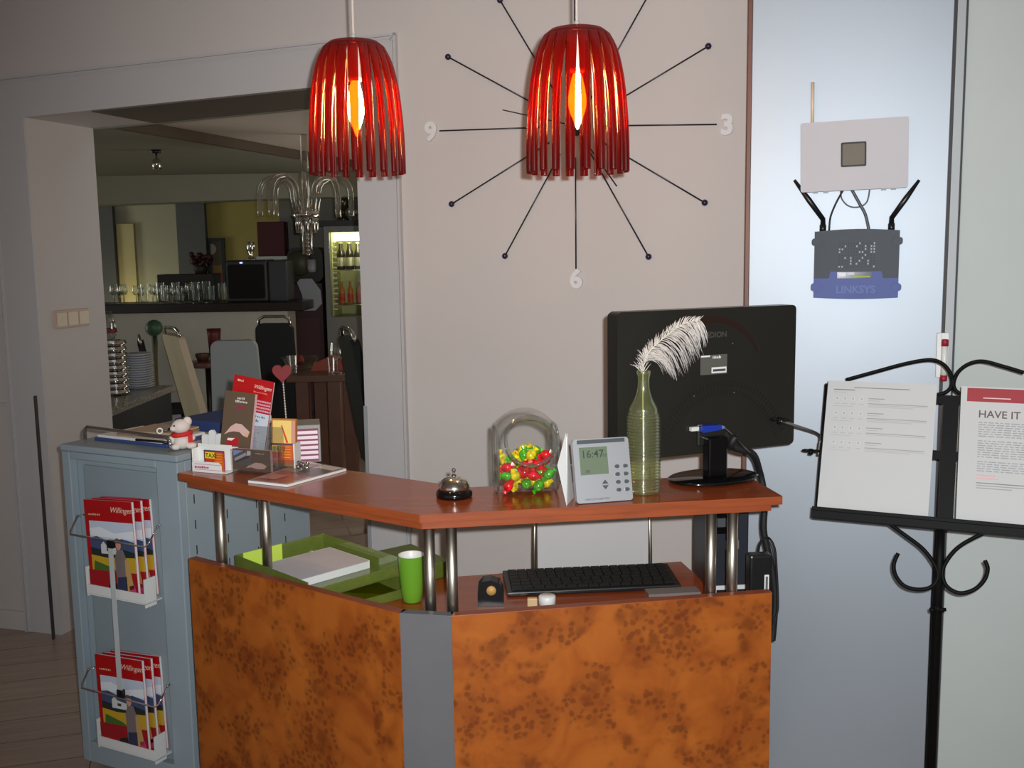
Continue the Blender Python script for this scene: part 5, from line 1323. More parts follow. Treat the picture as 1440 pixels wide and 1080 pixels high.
# page holding arm with wing nuts at the left
b = MB(); b.M = SM0
q1_ = SL(1150, 640); q2_ = SL(1153, 618); q3_ = SL(1147, 608); q4_ = SL(1098, 592, 0.27)
b.tube(spline([(q1_[0], 0.008, q1_[1]), (q1_[0] + 0.001, 0.008, q2_[1] - 0.01), (q2_[0], 0.008, q2_[1]), (q3_[0], 0.008, q3_[1]), (q4_[0], -0.27, q4_[1])], 5), 0.0038, mat('arm_steel', (110, 108, 102), .35, metal=.8), 8); b.build('holding_arm', st, world=True)
for (px, py, of_) in ((1096, 590, 0.27), (1140, 634, 0.0)):
    b = MB(); x, z = SL(px, py, of_); b.M = SM0 @ T(x, 0.004 - of_, z)
    b.lathe([(0.006, -0.010), (0.0065, 0.006)], IRON, 10); b.sphere((-0.013, 0, 0.001), 0.010, IRON, 10, 1.2, .5, .45); b.sphere((0.013, 0, 0.001), 0.010, IRON, 10, 1.2, .5, .45); b.build('wing_nut', st, world=True)
# pages
def page(label, pix, build_art, cat='page'):
    tl = SL(*pix[0], 0.004); tr = SL(*pix[1], 0.004); bl = SL(*pix[2], 0.004)
    wv = Vector((tr[0] - tl[0], 0, tr[1] - tl[1])); w = wv.length
    M = SM0 @ T(bl[0], -0.004, 0.0068)
    h = tl[1] - 0.0068
    t = thing('printed_page', label, 'page', M)
    bb = MB(); sh = (tl[0] - bl[0])
    def W(u, v, k=0): return (u * w + v * sh, -0.0003 * k, v * h)
    bb.slab([W(0, 0), W(1, 0), W(1, 1), W(0, 1)], (0, 0.0012, 0), PAGEP)
    def bar(u0, u1, v0, v1, m, k=1): bb.poly([W(u0, v0, k), W(u1, v0, k), W(u1, v1, k), W(u0, v1, k)], m)
    build_art(bb, bar, W, w, h); bb.build('printed_sheet', t); return t
G1 = C(150, 150, 152); G2 = C(176, 176, 176); G3 = C(120, 120, 122)
random.seed(4)
def art1(bb, bar, W, w, h):
    bar(.25, .76, .950, .956, G3); bar(.06, .26, .930, .937, G3); bar(.06, .18, .912, .916, G2)
    for r in range(4):
        v = .865 - r * .112
        for c_, u in enumerate((.10, .175, .25, .33)):
            bar(u - .018, u + .018, v - .014, v + .014, C(200, 200, 200)); bar(u - .008, u + .006, v - .006, v + .008, C(160, 160, 160), 2); bar(u - .022, u + .022, v - .042, v - .036, G2)
        bar(.06, .25, v - .060, v - .056, G2)
        bar(.39, .54, v + .004, v + .011, G1); bar(.39, .50, v - .012, v - .006, G2)
        for ln in range(3 if r != 2 else 2): bar(.39, .93 - .12 * (ln == 2), v - .034 - ln * .012, v - .028 - ln * .012, G2 if ln else G1)
page('white information sheet with rows of small icons on the left half of the stand', [(1165, 535), (1318, 542), (1149, 712)], art1)
def art2(bb, bar, W, w, h):
    bar(.05, 1.0, .890, .990, C(152, 34, 44)); bar(.18, .40, .915, .922, C(230, 190, 190), 2)
    bb.text("HAVE IT", 0.0275, C(92, 66, 66), T(*W(.145, .775, 3)), bold=0.0003); 
    v = .735
    for para, n in ((0, 7), (1, 8), (2, 5)):
        for ln in range(n):
            u = .15; end = .93 if ln < n - 1 else .6
            while u < end:
                l_ = random.uniform(.02, .07); bar(u, min(end, u + l_), v, v + .007, G1); u += l_ + .012
            v -= .0165
        v -= .018
    bar(.15, .30, v + .004, v + .010, C(226, 150, 150)); v -= .022; bar(.15, .32, v + .004, v + .010, C(226, 150, 150)); v -= .03
    for ln in range(3):
        bar(.15, .93 - .5 * (ln == 2), v, v + .007, G3 if ln == 0 else G1); v -= .018
wpg = 0.21 * 1.02
page('white letter with red header band on the right half of the stand', [(1352, 543), (1532, 556), (1344, 733)], art2)

#@@DINING
# ------------------------------------------------------------------ dining room furniture
def S(Y): return Y / FPX
# bar counter
BYF = 8.5
bz = P(240, 427, BYF).z
bx0 = P(90, 430, BYF).x; bx1 = P(402, 430, BYF).x
DWOOD = mat('dark_bar_wood', (34, 22, 18), .3, var=.2); BARW = mat('bar_front_white', (188, 184, 170), .6)
bar_ = thing('bar_counter', 'long white bar counter with dark top at the back of the dining room', 'bar counter', T(bx0, BYF, 0))
b = MB(); b.box(0, bx1 - bx0 + .15, -0.02, 0.42, bz - 0.075, bz, DWOOD); b.build('bar_top', bar_, bevel=.006)
b = MB(); b.box(0.02, bx1 - bx0, 0.05, 0.36, 0.0, bz - 0.0755, BARW); b.build('bar_front', bar_)
# glasses on the bar
def goblet(label, M, h=0.16, r=0.034, kind=0):
    t = thing('drinking_glass' if kind else 'wine_glass', label, 'glass', M, 'tumblers on the bar' if kind else 'stemmed glasses on the bar')
    bb = MB()
    if kind: bb.lathe([(r * .8, 0.0), (r * .82, .012), (r, h)], GLASSD, 12, cap1=False); bb.build('tumbler_body', t)
    else:
        bb.lathe([(r * .55, h * .45), (r, h * .62), (r * .98, h * .8), (r * .8, h)], GLASSD, 12, cap0=True, cap1=False); bb.build('bowl', t)
        bb = MB(); bb.lathe([(r * .95, 0), (r * .9, .004), (.006, .01), (.005, h * .44)], GLASSD, 12); bb.build('stem', t)
    return t
g0 = goblet('clear stemmed wine glass in the crowd of glasses on the dark bar top', T(P(160, 427, 8.6).x, 8.62, bz + E_)); g1_ = goblet('clear straight tumbler in the crowd of glasses on the dark bar top', T(P(203, 427, 8.8).x, 8.82, bz + E_), .15, .034, 1)
random.seed(9)
for i in range(1, 12): dup(g0, T(P(151 + i * 11.5, 427, 8.6).x, 8.62 + (0.10 if i % 2 else 0) + random.uniform(-.01, .01), bz + E_) @ Matrix.Scale(random.uniform(.8, 1.05), 4))
for i in range(1, 11): dup(g1_, T(P(206 + i * 11, 427, 8.72).x, 8.80 + (.09 if i % 2 else 0) + random.uniform(-.006, .006), bz + E_) @ Matrix.Scale(random.uniform(.85, 1.15), 4))
# crates on the bar behind
cr0 = P(220, 425, 8.97); CRT = mat('crate_dark', (44, 40, 28), .6)
t = thing('bottle_crate', 'low dark box behind the glasses on the bar', 'box', T(cr0.x, 9.02, 0)); wcr = P(300, 400, 9.02).x - cr0.x; hz_ = P(240, 386, 9.02).z
b = MB(); b.box(0, wcr, 0, .25, 0.0, hz_, CRT); b.build('box_body', t, bevel=.005); b = MB(); b.box(.02, wcr * .35, -.01, 0, hz_ - .24, hz_ - .12, C(150, 142, 112)); b.build('label_plate', t)
# flower bunch on it
t = thing('dried_flowers', 'dark red dried flowers on the box behind the bar', 'flowers', T(P(282, 386, 9.1).x, 9.12, hz_ + E_)); random.seed(8)
b = MB(); b.lathe([(.05, 0), (.06, .05), (.045, .08)], CRT, 12); b.build('pot', t); b = MB()
for k in range(26): b.sphere((random.uniform(-.09, .09), random.uniform(-.05, .05), .10 + random.uniform(-.02, .07)), .025, C(60, 20, 22), 6)
b.build('blossoms', t)
# television / terminal
TVM = T(P(318, 400, 8.55).x, 8.55, bz + E_); w = P(378, 400, 8.55).x - P(320, 400, 8.55).x; zt = P(350, 366, 8.55).z - bz
tv = thing('television', 'old black tube television with a blue indicator light on the bar', 'television', TVM)
TVG = mat('tv_case', (46, 46, 48), .4)
b = MB(); b.box(0, w, 0, .32, 0, zt, TVG); b.build('case', tv, bevel=.015); b = MB(); b.slab([(x, -.006, z) for x, z in rrect(.02, w - .02, .03, zt - .035, .02, 4)], (0, .012, 0), BLACKG); b.build('screen', tv)
b = MB(); b.box(w * .36, w * .42, -.010, 0, zt - .026, zt - .014, mat('blue_led', (120, 130, 255), .3, emit=(120, 130, 255), es=4)); b.build('indicator_light', tv)
b = MB(); b.box(w + .001, w + .16, .03, .30, 0, zt * .98, mat('speaker_side', (52, 52, 56), .5)); b.build('speaker_box', tv, bevel=.01)
t = thing('glass_vase', 'small shiny vase standing on top of the television', 'vase', TVM @ T(w * .55, .12, zt + .001))
b = MB(); b.lathe([(.035, 0), (.03, .01), (.012, .04), (.03, .08), (.036, .12), (.028, .15)], CHROME, 14, cap1=False); b.build('vase_body', t)
# wall panel dark red
a = P(361, 312, 10.2); c = P(401, 360, 10.2)
t = thing('red_wall_board', 'dark red square board hanging beside the yellow wall', 'board', T(a.x, 10.2, c.z))
b = MB(); b.box(0, c.x - a.x, 0, .19, 0, a.z - c.z, C(84, 14, 18)); b.build('board', t, bevel=.004); b = MB(); b.box(-.02, c.x - a.x + .02, .0, .19, -.03, -.001, WHITEP); b.build('ledge', t)
# picture on yellow wall
a = P(290, 335, BY - .05); c = P(318, 404, BY - .05)
t = thing('framed_picture', 'dark framed picture leaning on the yellow back wall', 'picture', T(a.x, BY - .05, c.z)); w, h = c.x - a.x, a.z - c.z
b = MB(); fm4 = .035
b.box(0, w, 0, .045, h - fm4, h, BLACKP); b.box(0, w, 0, .045, 0, fm4, BLACKP); b.box(0, fm4, 0, .045, fm4, h - fm4, BLACKP); b.box(w - fm4, w, 0, .045, fm4, h - fm4, BLACKP); b.build('frame', t)
b = MB(); b.box(fm4, w - fm4, .02, .04, fm4, h - fm4, C(84, 76, 54)); b.slab([(w * .2 + .06 * math.cos(q_), .0195, h * .78 + .06 * math.sin(q_)) for q_ in [2 * PI * k / 12 for k in range(12)]], (0, .001, 0), C(170, 166, 150)); b.box(w * .2, w * .8, .019, .02, h * .1, h * .3, C(150, 50, 26)); b.box(w * .3, w * .9, .0185, .02, h * .3, h * .45, C(140, 110, 40)); b.build('artwork', t)
# coffee machine on dark red cupboard
t = thing('kitchen_cupboard', 'dark red cupboard between the bar and the drinks fridge', 'cupboard', T(P(400, 450, 9.0).x, 9.0, 0))
w = P(455, 450, 9.0).x - P(400, 450, 9.0).x; zc2 = P(430, 398, 9.0).z
b = MB(); b.box(0, w, 0, .5, 0, zc2, C(52, 14, 18)); b.build('carcase', t, bevel=.006); b = MB(); b.box(.03, w - .03, -.012, 0, .1, zc2 - .30, C(60, 18, 22)); b.build('door', t)
cmz = zc2 + E_
t = thing('coffee_machine', 'dark rounded coffee machine standing on the red cupboard', 'coffee machine', T(P(402, 398, 9.0).x, 9.1, cmz)); wm = P(452, 398, 9.0).x - P(402, 398, 9.0).x; hm = P(425, 348, 9.0).z - zc2
b = MB(); b.slab([(x, 0, z) for x, z in rrect(0, wm, 0, hm, .07, 6)], (0, .32, 0), mat('machine_dark', (38, 33, 27), .35)); b.build('housing', t, bevel=.02)
b = MB(); b.lathe([(.10, 0), (.11, .02), (.10, .04)], mat('machine_olive', (64, 60, 40), .5), 18, M=T(wm * .35, -.002, hm * .55) @ RX(PI / 2)); b.build('round_front', t)
b = MB(); b.lathe([(.035, 0), (.04, .03), (.04, .11)], mat('jug_white', (150, 152, 156), .3), 14, M=T(wm * .72, -.045, hm * .30)); b.build('milk_jug', t)
# white coat-like cloth (grey towel) on the front of the cupboard
t = thing('hanging_towel', 'pale grey towel hanging on the front of the red cupboard', 'towel', T(P(434, 412, 8.96).x, 8.975, 0)); zt2 = P(434, 392, 8.96).z; zb2 = P(434, 437, 8.96).z
b = MB(); b.slab([(-.10, 0, zt2 - .03), (-.07, 0, zt2), (.03, 0, zt2), (.10, 0, zt2 - .10), (.11, 0, zb2 + .06), (.05, 0, zb2), (-.05, 0, zb2), (-.06, 0, zt2 - .14)][::-1], (0, .010, 0), C(150, 152, 158)); b.build('cloth', t)
# fridge
FY = 8.95; fx0 = P(457, 380, FY).x; fx1 = P(557, 380, FY).x; fzt = P(480, 318, FY).z; fzb = P(480, 446, FY).z
FM = T(fx0, FY, 0); fg = thing('drinks_fridge', 'glass door drinks fridge with lit interior behind the dining tables', 'fridge', FM)
w = fx1 - fx0; FG = mat('fridge_grey', (120, 118, 112), .4); FIN = mat('fridge_inside', (206, 206, 150), .5)
b = MB(); b.box(0, w, 0, .55, 0, fzb, FG); b.box(0, .045, 0, .55, fzb, fzt, FG); b.box(w - .045, w, 0, .55, fzb, fzt, FG); b.box(.045, w - .045, 0, .55, fzt - .05, fzt, FG); b.box(.045, w - .045, .50, .55, fzb, fzt - .05, FG); b.build('cabinet_shell', fg)
b = MB(); b.box(-.03, w + .03, -.02, .56, fzt + .0005, fzt + .05, mat('fridge_top_dark', (36, 30, 26), .5)); b.build('top_board', fg)
b = MB(); b.box(.0455, w - .0455, .48, .4995, fzb + .001, fzt - .051, FIN); b.box(.0455, .055, .06, .48, fzb + .001, fzt - .051, FIN); b.box(w - .055, w - .0455, .06, .48, fzb + .001, fzt - .051, FIN); b.build('liner', fg)
b = MB(); b.box(.07, w - .07, .05, .12, fzt - .125, fzt - .055, FRIDGEL); b.build('light_tube', fg)
sz1 = P(485, 380, FY + .2).z; sz2 = P(485, 428, FY + .2).z
for z in (sz1, sz2):
    b = MB()
    for k in range(9): b.tube([(.056, .07 + k * .045, z), (w - .056, .07 + k * .045, z)], .004, CHROME, 6)
    b.build('wire_shelf', fg)
b = MB()
for k in range(14): b.box(.055, .085, .08, .12, fzb + .06 + k * .045, fzb + .072 + k * .045, WHITEP)
b.build('shelf_rail', fg)
b = MB(); b.box(.04, w - .04, -.006, -.002, fzb, fzt - .045, thin_glass('fridge_glass', (.95, .96, .93), base=.04, edge=.4)); b.build('glass_door', fg)
BOT = mat('beer_brown', (30, 20, 10), .15); LBL = C(190, 186, 160)
def bottle(name, label, M, group, body, lab, h=.235, r=.030):
    t = thing(name, label, 'bottle', M, group); bb = MB()
    bb.lathe([(r * .95, 0), (r, .005), (r, h * .55), (r * .8, h * .66), (r * .42, h * .78), (r * .38, h * .95), (r * .42, h)], body, 14); bb.build('bottle_body', t)
    bb = MB(); bb.lathe([(r * 1.02, h * .14), (r * 1.02, h * .46)], lab, 14, cap0=False, cap1=False); bb.build('paper_label', t)
    bb = MB(); bb.lathe([(r * .46, h * .965), (r * .5, h * 1.01)], C(190, 186, 120), 12); bb.build('cap', t)
    return t
f_ = None
for i in range(6):
    for j in range(2):
        M = FM @ T(.115 + i * .075, .13 + j * .09, sz1 + .005)
        if f_ is None: f_ = bottle('beer_bottle', 'brown beer bottle with pale label on the upper fridge shelf', M, 'beer bottles in the fridge', BOT, LBL)
        else: dup(f_, M)
f2 = None
for i in range(6):
    M = FM @ T(.115 + i * .075, .15, sz2 + .005) @ Matrix.Scale(.86, 4)
    if f2 is None: f2 = bottle('juice_bottle', 'orange juice bottle with red label on the middle fridge shelf', M, 'juice bottles in the fridge', C(186, 110, 30, .2), C(190, 50, 24))
    else: dup(f2, M)
# goblet on the fridge
t = thing('decorative_goblet', 'dark green goblet standing on top of the drinks fridge', 'vase', T(P(483, 318, FY + .15).x, FY + .15, fzt + .051)); hg = P(483, 272, FY + .15).z - fzt - .05
b = MB(); b.lathe([(.06, 0), (.05, .02), (.02, hg * .25), (.02, hg * .35), (.055, hg * .5), (.075, hg), (.070, hg)], mat('goblet_dark', (46, 42, 20), .2), 18, cap1=False); b.build('goblet_body', t)
for i, px in enumerate((496, 502, 508)):
    M = T(P(px, 318, FY + .1).x, FY + .10, fzt + .051) @ Matrix.Scale(.55, 4)
    dup(g0, M, 'tiny stemmed glass beside the goblet on the drinks fridge', 'small glasses on the fridge')

# chandelier
CHY = 6.4; hub = P(431, 302, CHY); CHS = S(CHY)
ch = thing('chandelier', 'glass chandelier with arched tube arms hanging in the dining room', 'chandelier', T(hub.x, CHY, hub.z))
cez = cz + rise
b = MB(); b.tube([(0, 0, .02), (0, 0, cez - hub.z)], .024, CHGL, 12); b.build('glass_stem', ch)
b = MB(); b.lathe([(.02, -.03), (.075, -.02), (.085, 0), (.075, .02), (.02, .04)], CHROME, 20); b.build('hub', ch)
na = 8
for k in range(na):
    a = 2 * PI * k / na + .15; b = MB(); c_, s_ = math.cos(a), math.sin(a); r1 = .055; R1 = 62 * CHS
    hgt_ = 52 * CHS; pts = []
    pts.append((r1, 0)); pts.append((r1 + .02, hgt_ * .45))
    for q_ in range(9):
        an = PI - PI * q_ / 8; pts.append((r1 + .02 + (R1 - r1 - .02) / 2 * (1 + math.cos(an)), hgt_ * .55 + hgt_ * .45 * math.sin(an)))
    pts.append((R1, hgt_ * .1)); pts.append((R1, -.01))
    b.tube([(r * c_, r * s_, z) for r, z in pts], .018, CHGL, 10); b.build('glass_arm', ch)
    b = MB(); b.tube([(r1 * c_ * 1.05, r1 * s_ * 1.05, .015), (r1 * c_ * 1.05, r1 * s_ * 1.05, -.11)], [.014, .010], CHROME, 8); b.build('arm_socket', ch)
b = MB(); 
for k in range(8): b.sphere((0, 0, -.07 - k * .024), .012, CHROME, 8)
b.build('crystal_string', ch)
b = MB(); b.tube([(0, 0, -.03), (0, 0, -.24)], .034, CHGL, 12); b.build('lower_tube', ch)

# chairs
def chair(label, M, bm, sm_, w=.42, top=1.0, group='dining chairs', d_=.42, tilt=8, handle=True, taper=.92):
    t = thing('dining_chair', label, 'chair', M, group); tl = math.radians(tilt)
    TB = T(0, .0, .46) @ RX(tl)
    hb = top - .46 - (.05 if handle else 0)
    bb = MB(); bb.M = TB; pts = [(-w / 2, 0, 0.0), (w / 2, 0, 0.0)] + [(x, 0, z) for x, z in arc(w / 2 * taper - .05, hb - .05, .05, 0, 90, 5)] + [(x, 0, z) for x, z in arc(-w / 2 * taper + .05, hb - .05, .05, 90, 180, 5)]
    bb.slab(pts, (0, .05, 0), bm); bb.build('backrest', t, bevel=.012)
    bb = MB(); bb.box(-w / 2, w / 2, .02, d_ + .02, .42, .47, sm_); bb.build('seat', t, bevel=.015)
    if handle:
        bb = MB(); bb.M = TB; bb.tube([(-w * .40, .025, hb - .03), (-w * .38, .025, hb + .03), (-w * .25, .025, hb + .052), (w * .25, .025, hb + .052), (w * .38, .025, hb + .03), (w * .40, .025, hb - .03)], .011, CHROME, 8); bb.build('chrome_handle', t)
    for sx_ in (-1, 1):
        for yy in (.04, d_):
            bb = MB(); bb.tube([(sx_ * (w / 2 - .03), yy, .43), (sx_ * (w / 2 - .02), yy + (.02 if yy > .1 else -.03), 0.005)], .014, CHROME, 8); bb.build('leg', t)
    return t
CRM = mat('cream_leather', (206, 188, 160), .5, var=.02); GWT = mat('grey_white_leather', (160, 166, 166), .5, var=.02); BLK = mat('black_leather', (26, 25, 27), .45, var=.1); BLKF = mat('black_fabric', (20, 20, 23), .8, var=.1)
def chair_at(px, py_top, Y, rot, topz=None, **kw):
    x = P(px, py_top, Y).x; z = topz or P(px, py_top, Y).z; kw['top'] = z; return T(x, Y, 0) @ RZ(rot), kw
M, k = chair_at(266, 457, 7.55, math.radians(-54)); chair('cream high back dining chair with chrome handle left of the grey chair', M, CRM, GWT, w=.40, tilt=13, **k)
M, k = chair_at(330, 478, 6.6, math.radians(2)); chair('pale grey dining chair without handle, back turned, in the middle of the opening', M, GWT, GWT, w=.34, handle=False, tilt=4, taper=.86, **k)
M, k = chair_at(386, 445, 7.6, math.radians(-4)); chair('black dining chair with chrome handle behind the pale grey chair', M, BLK, BLK, w=.30, **k, tilt=3)
M, k = chair_at(512, 460, 5.9, math.radians(-70)); chair('black fabric dining chair half hidden behind the right door jamb', M, BLKF, BLKF, w=.44, **k, tilt=9)
M, k = chair_at(210, 470, 8.27, math.radians(-70)); chair('black dining chair with chrome handle close to the plate stack', M, BLKF, BLKF, w=.38, tilt=10, d_=.22, **k)
# tables
def table(label, M, w, d_, h=.75, legw=.10, m=None, round_=False):
    t = thing('dining_table', label, 'table', M); m = m or mat('table_wood', (98, 62, 46), .35, var=.12, stretch=(2, 14, 2))
    bb = MB()
    if round_: bb.lathe([(w / 2, h - .04), (w / 2, h)], m, 32)
    else: bb.box(-w / 2, w / 2, 0, d_, h - .045, h, m)
    bb.build('table_top', t, bevel=.004)
    if round_:
        bb = MB(); bb.lathe([(.05, .03), (.05, h - .041)], DWOOD, 16); bb.build('pedestal', t); bb = MB(); bb.lathe([(.25, 0), (.22, .03)], DWOOD, 24); bb.build('foot_plate', t)
    else:
        for sx_ in (-1, 1):
            for yy in (.04, d_ - .04 - legw):
                bb = MB(); bb.box(sx_ * (w / 2 - .05 - legw / 2) - legw / 2, sx_ * (w / 2 - .05 - legw / 2) + legw / 2, yy, yy + legw, 0, h - .046, m); bb.build('leg', t, bevel=.004)
    return t
ty = 6.7; tzt = P(440, 528, ty).z
x0_ = P(402, 528, ty).x; x1_ = P(487, 528, ty).x
table('brown wooden dining table with thick legs set with glassware', T((x0_ + x1_) / 2, ty, 0), x1_ - x0_, .8, tzt, .085)
ty2 = 8.25; tz2 = P(280, 508, ty2).z; xt2 = P(297, 508, ty2).x
table('dark red round table between the cream chair and the grey chair', T(xt2, ty2, 0), .36, .5, tz2, m=mat('table_red', (104, 58, 52), .35), round_=True)
# glassware on the table
tg = dup(g0, T(P(474, 500, ty + .15).x, ty + .12, tzt + E_) @ Matrix.Scale(1.25, 4), 'tall stemmed glass at the right end of the brown dining table', 'glassware on the dining table')
gb_ = thing('glass_bowl', 'low glass bowl with red candles on the brown dining table', 'bowl', T(P(416, 512, ty + .25).x, ty + .38, tzt + E_))
b = MB(); b.lathe([(.05, 0), (.10, .03), (.13, .085)], GLASSD, 20, cap1=False); b.build('bowl', gb_); b = MB(); b.sphere((0, 0, .06), .035, C(120, 20, 20, .5), 12); b.build('candle', gb_)
np_ = thing('napkin_fan', 'folded orange red napkin on the brown dining table', 'napkin', T(P(460, 514, ty + .2).x, ty + .25, tzt + E_))
b = MB(); b.slab([(-.12, 0, 0), (.10, 0, 0), (.12, 0, .07), (.02, 0, .10), (-.10, 0, .05)][::-1], (0, .06, 0), C(150, 60, 44)); b.build('folded_cloth', np_, bevel=.01)
for px, py, lab, sc in ((412, 508, 'short glass at the left end of the brown dining table', .8), (466, 516, 'small glass in front of the napkin on the brown dining table', .7)):
    dup(g1_, T(P(px, py, ty + .1).x, ty + .10, tzt + E_) @ Matrix.Scale(sc, 4), lab, 'glassware on the dining table')
# red pot + green ball lantern on the far table
t = thing('red_pot', 'red flower pot on the dark red round table', 'pot', T(P(305, 500, ty2 + .1).x, ty2 + .05, tz2 + E_)); hpz = P(291, 463, ty2).z - tz2
b = MB(); b.lathe([(.040, 0), (.052, hpz * .8), (.056, hpz), (.050, hpz * .99)], C(92, 22, 20, .5), 18); b.build('pot_body', t)
t = thing('wire_basket', 'dark wire basket on the round table beside the red pot', 'basket', T(P(284, 500, ty2).x, ty2 + .02, tz2 + E_)); b = MB(); b.lathe([(.04, 0), (.06, .05), (.056, .06)], C(80, 50, 34), 14, cap1=False); b.build('basket_body', t)
# sideboard with plates in the left foreground of the dining room
sbz = .93
u0 = Z(150, 579, sbz); u1 = Z(246, 541, sbz); ud = u1 - u0
SBM = frame((u0.x, u0.y, 0), ud); sbl = ud.length
sb_ = thing('serving_counter', 'black serving counter with speckled stone top just inside the opening', 'sideboard', SBM)
b = MB(); b.box(.07, sbl, 0, .55, sbz - .035, sbz, STONE); b.build('stone_top', sb_, bevel=.004)
b = MB(); b.box(.08, sbl - .02, .02, .53, 0, sbz - .0355, mat('black_cabinet', (14, 13, 13), .5)); b.build('cabinet_body', sb_)
def onsb(px, py): return Z(px, py, sbz + E_)
pq_ = onsb(190, 548); pl0 = None; nst = 15
ppx = pq_ + Vector((.0, .06, 0)); hpl = P(190, 497, ppx.y).z - sbz
for k in range(nst):
    M = T(ppx.x + .002 * math.sin(k * 2.1), ppx.y + .002 * math.cos(k * 1.3), sbz + E_ + k * hpl / nst)
    if pl0 is None:
        pl0 = thing('plate', 'white dinner plate in the tall stack beside the chrome dishes', 'plate', M, 'stacked white plates'); b = MB(); b.lathe([(.05, 0), (.055, .004), (.088, .013), (.09, .0145), (.05, .006)], mat('plate_white', (196, 198, 204), .25), 24); b.build('plate_body', pl0)
    else: dup(pl0, M)
cq = onsb(162, 556); cqx = cq + Vector((0, .02, 0)); hch = P(160, 478, cqx.y).z - sbz; c0_ = None
for k in range(9):
    M = T(cqx.x, cqx.y, sbz + E_ + k * hch / 9) @ RZ(k * .3)
    if c0_ is None:
        c0_ = thing('chrome_dish', 'chrome warming dish in the tall stack next to the left jamb', 'dish', M, 'stacked chrome dishes'); b = MB(); b.lathe([(.055, 0), (.070, .012), (.072, hch / 9 * .55), (.066, hch / 9 * .6), (.066, hch / 9 * .93), (.052, hch / 9 * .97)], CHROME, 20); b.build('dish_body', c0_)
    else: dup(c0_, M)
# green ball decoration behind the plates
t = thing('green_globe', 'dull green round ball lamp standing by the black chair in front of the bar', 'lamp', T(P(217, 462, 7.35).x, 7.35, 0)); zg = P(217, 461, 7.35).z
b = MB(); b.sphere((0, 0, zg), 11.5 * S(7.35), C(52, 86, 58, .5), 20); b.build('globe', t); b = MB(); b.lathe([(.14, 0), (.14, .02), (.02, .04), (.018, zg - .05)], CHROME, 16); b.build('stand', t)
# track light on the ceiling
tq = P(219, 205, 6.6)
t = thing('track_spotlight', 'small dark spotlight hanging from the dining room ceiling', 'spotlight', T(tq.x, 6.6, cz))
b = MB(); b.lathe([(.03, -.02), (.03, -.0005)], BLACKP, 12); b.build('mount', t); b = MB(); b.tube([(0, 0, -.02), (0, 0, -.06)], .006, BLACKP, 6); b.build('stem', t); b = MB(); b.lathe([(.028, -.12), (.024, -.06), (.008, -.05)], CHROME, 12); b.build('spot_head', t)
# item at the left edge of opening: hanging wine glass/lantern above the dishes
t = thing('red_lantern', 'small glass lantern with dark red band beyond the chrome dishes', 'lantern', T(P(150, 470, 7.2).x, 7.2, 0)); zl_ = P(150, 462, 7.2).z
b = MB(); b.lathe([(.12, 0), (.12, .02), (.015, .04), (.015, zl_ - .08)], IRON, 14); b.build('stand', t); b = MB(); b.lathe([(.05, zl_ - .08), (.07, zl_ - .03), (.06, zl_ + .05), (.04, zl_ + .12)], GLASSD, 16); b.build('glass_body', t); b = MB(); b.lathe([(.0705, zl_ - .03), (.069, zl_ + .0)], C(110, 24, 30), 16, cap0=False, cap1=False); b.build('band', t)

#@@LIGHT
# ------------------------------------------------------------------ camera, light
cam = bpy.data.cameras.new('camera'); co = bpy.data.objects.new('camera', cam); COL.objects.link(co)
cam.sensor_fit = 'HORIZONTAL'; cam.sensor_width = 36; cam.lens = FPX / 1440 * 36; cam.clip_start = 0.02; cam.clip_end = 60
Mx = Matrix.Identity(4)
for i in range(3):
    Mx[i][0] = CR[i]; Mx[i][1] = CU[i]; Mx[i][2] = -CF[i]; Mx[i][3] = CC[i]
co.matrix_world = Mx
SC.camera = co
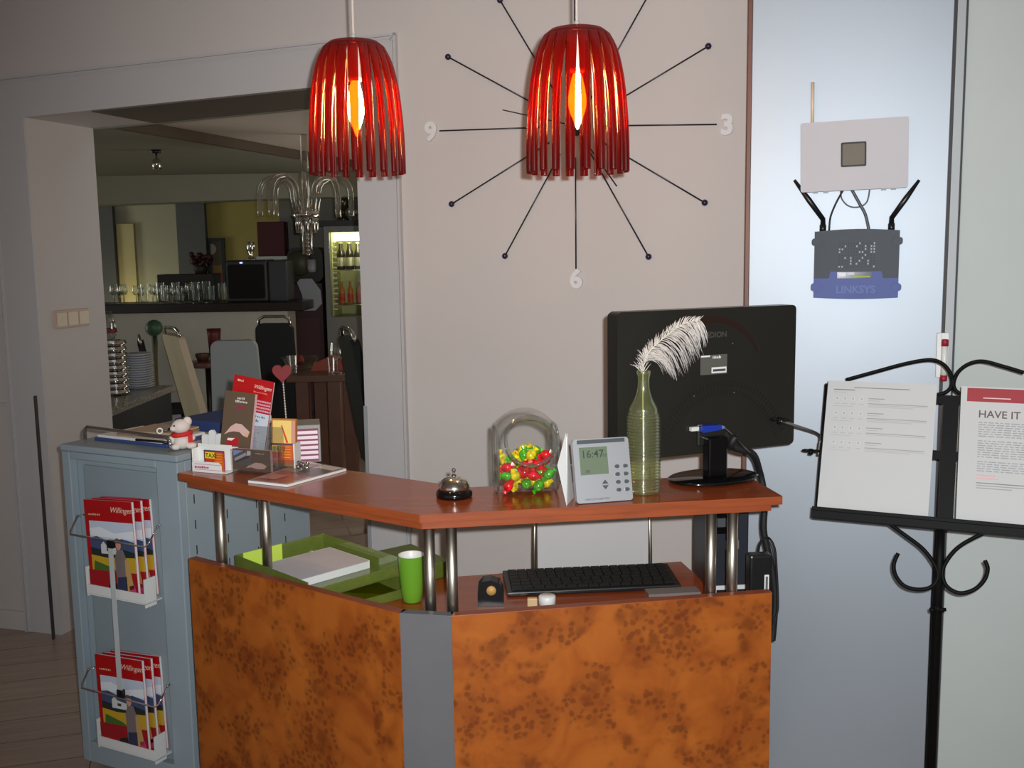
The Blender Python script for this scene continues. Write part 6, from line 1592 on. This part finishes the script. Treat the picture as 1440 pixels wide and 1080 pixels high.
# the camera's own flash, right above and beside the lens
fl = bpy.data.lights.new('camera_flash', 'SPOT'); fl.energy = 310; fl.color = (0.955, 0.985, 1.0); fl.spot_size = math.radians(86); fl.spot_blend = 0.8; fl.shadow_soft_size = 0.012
fo_ = bpy.data.objects.new('camera_flash', fl); COL.objects.link(fo_)
fp_ = CC + CR * 0.036 + CU * 0.032; fd = (CF + CR * 0.10).normalized()
fo_.matrix_world = T(*fp_) @ fd.to_track_quat('-Z', 'Y').to_matrix().to_4x4()
def area(name, loc, to, size, e, col):
    l = bpy.data.lights.new(name, 'AREA'); l.energy = e; l.size = size; l.color = col; l.shape = 'SQUARE'
    o = bpy.data.objects.new(name, l); COL.objects.link(o); d = (Vector(to) - Vector(loc)).normalized(); o.matrix_world = T(*loc) @ d.to_track_quat('-Z', 'Y').to_matrix().to_4x4(); return o
area('dining_daylight', (-7.6, 9.0, 1.2), (-3, 8.6, 1.3), 1.6, 40, (0.95, 1.0, 0.82))
area('dining_ceiling_fill', (0.5, 7.0, 1.2), (-1.6, 6.2, 1.9), 1.4, 22, (1.0, 0.94, 0.84))  # unseen fill light, added to brighten the raised dining ceiling
area('pale_door_fill', (P(178, 420, 11.1).x, 11.0, 0.95), (P(178, 420, 11.1).x, 11.35, 1.5), 0.12, 1.2, (1.0, 0.92, 0.5))  # small unseen light added low down to brighten the pale door leaf
fl2 = bpy.data.lights.new('fridge_light', 'POINT'); fl2.energy = 2.2; fl2.color = (1, 1, .62); fl2.shadow_soft_size = .05
f2o = bpy.data.objects.new('fridge_light', fl2); COL.objects.link(f2o); f2o.location = (fx0 + .3, FY + .09, fzt - .16)
w_ = bpy.data.worlds.new('daylight'); SC.world = w_; w_.use_nodes = True
bg = w_.node_tree.nodes['Background']; bg.inputs['Color'].default_value = (0.88, 0.95, 1.0, 1); bg.inputs['Strength'].default_value = 0.42
vs_ = SC.view_settings; vs_.view_transform = 'Standard'; vs_.look = 'None'; vs_.exposure = 0.0; vs_.gamma = 1.0; vs_.use_curve_mapping = False
try:
    SC.cycles.max_bounces = 8; SC.cycles.transparent_max_bounces = 24; SC.cycles.caustics_reflective = False; SC.cycles.caustics_refractive = False
except Exception: pass
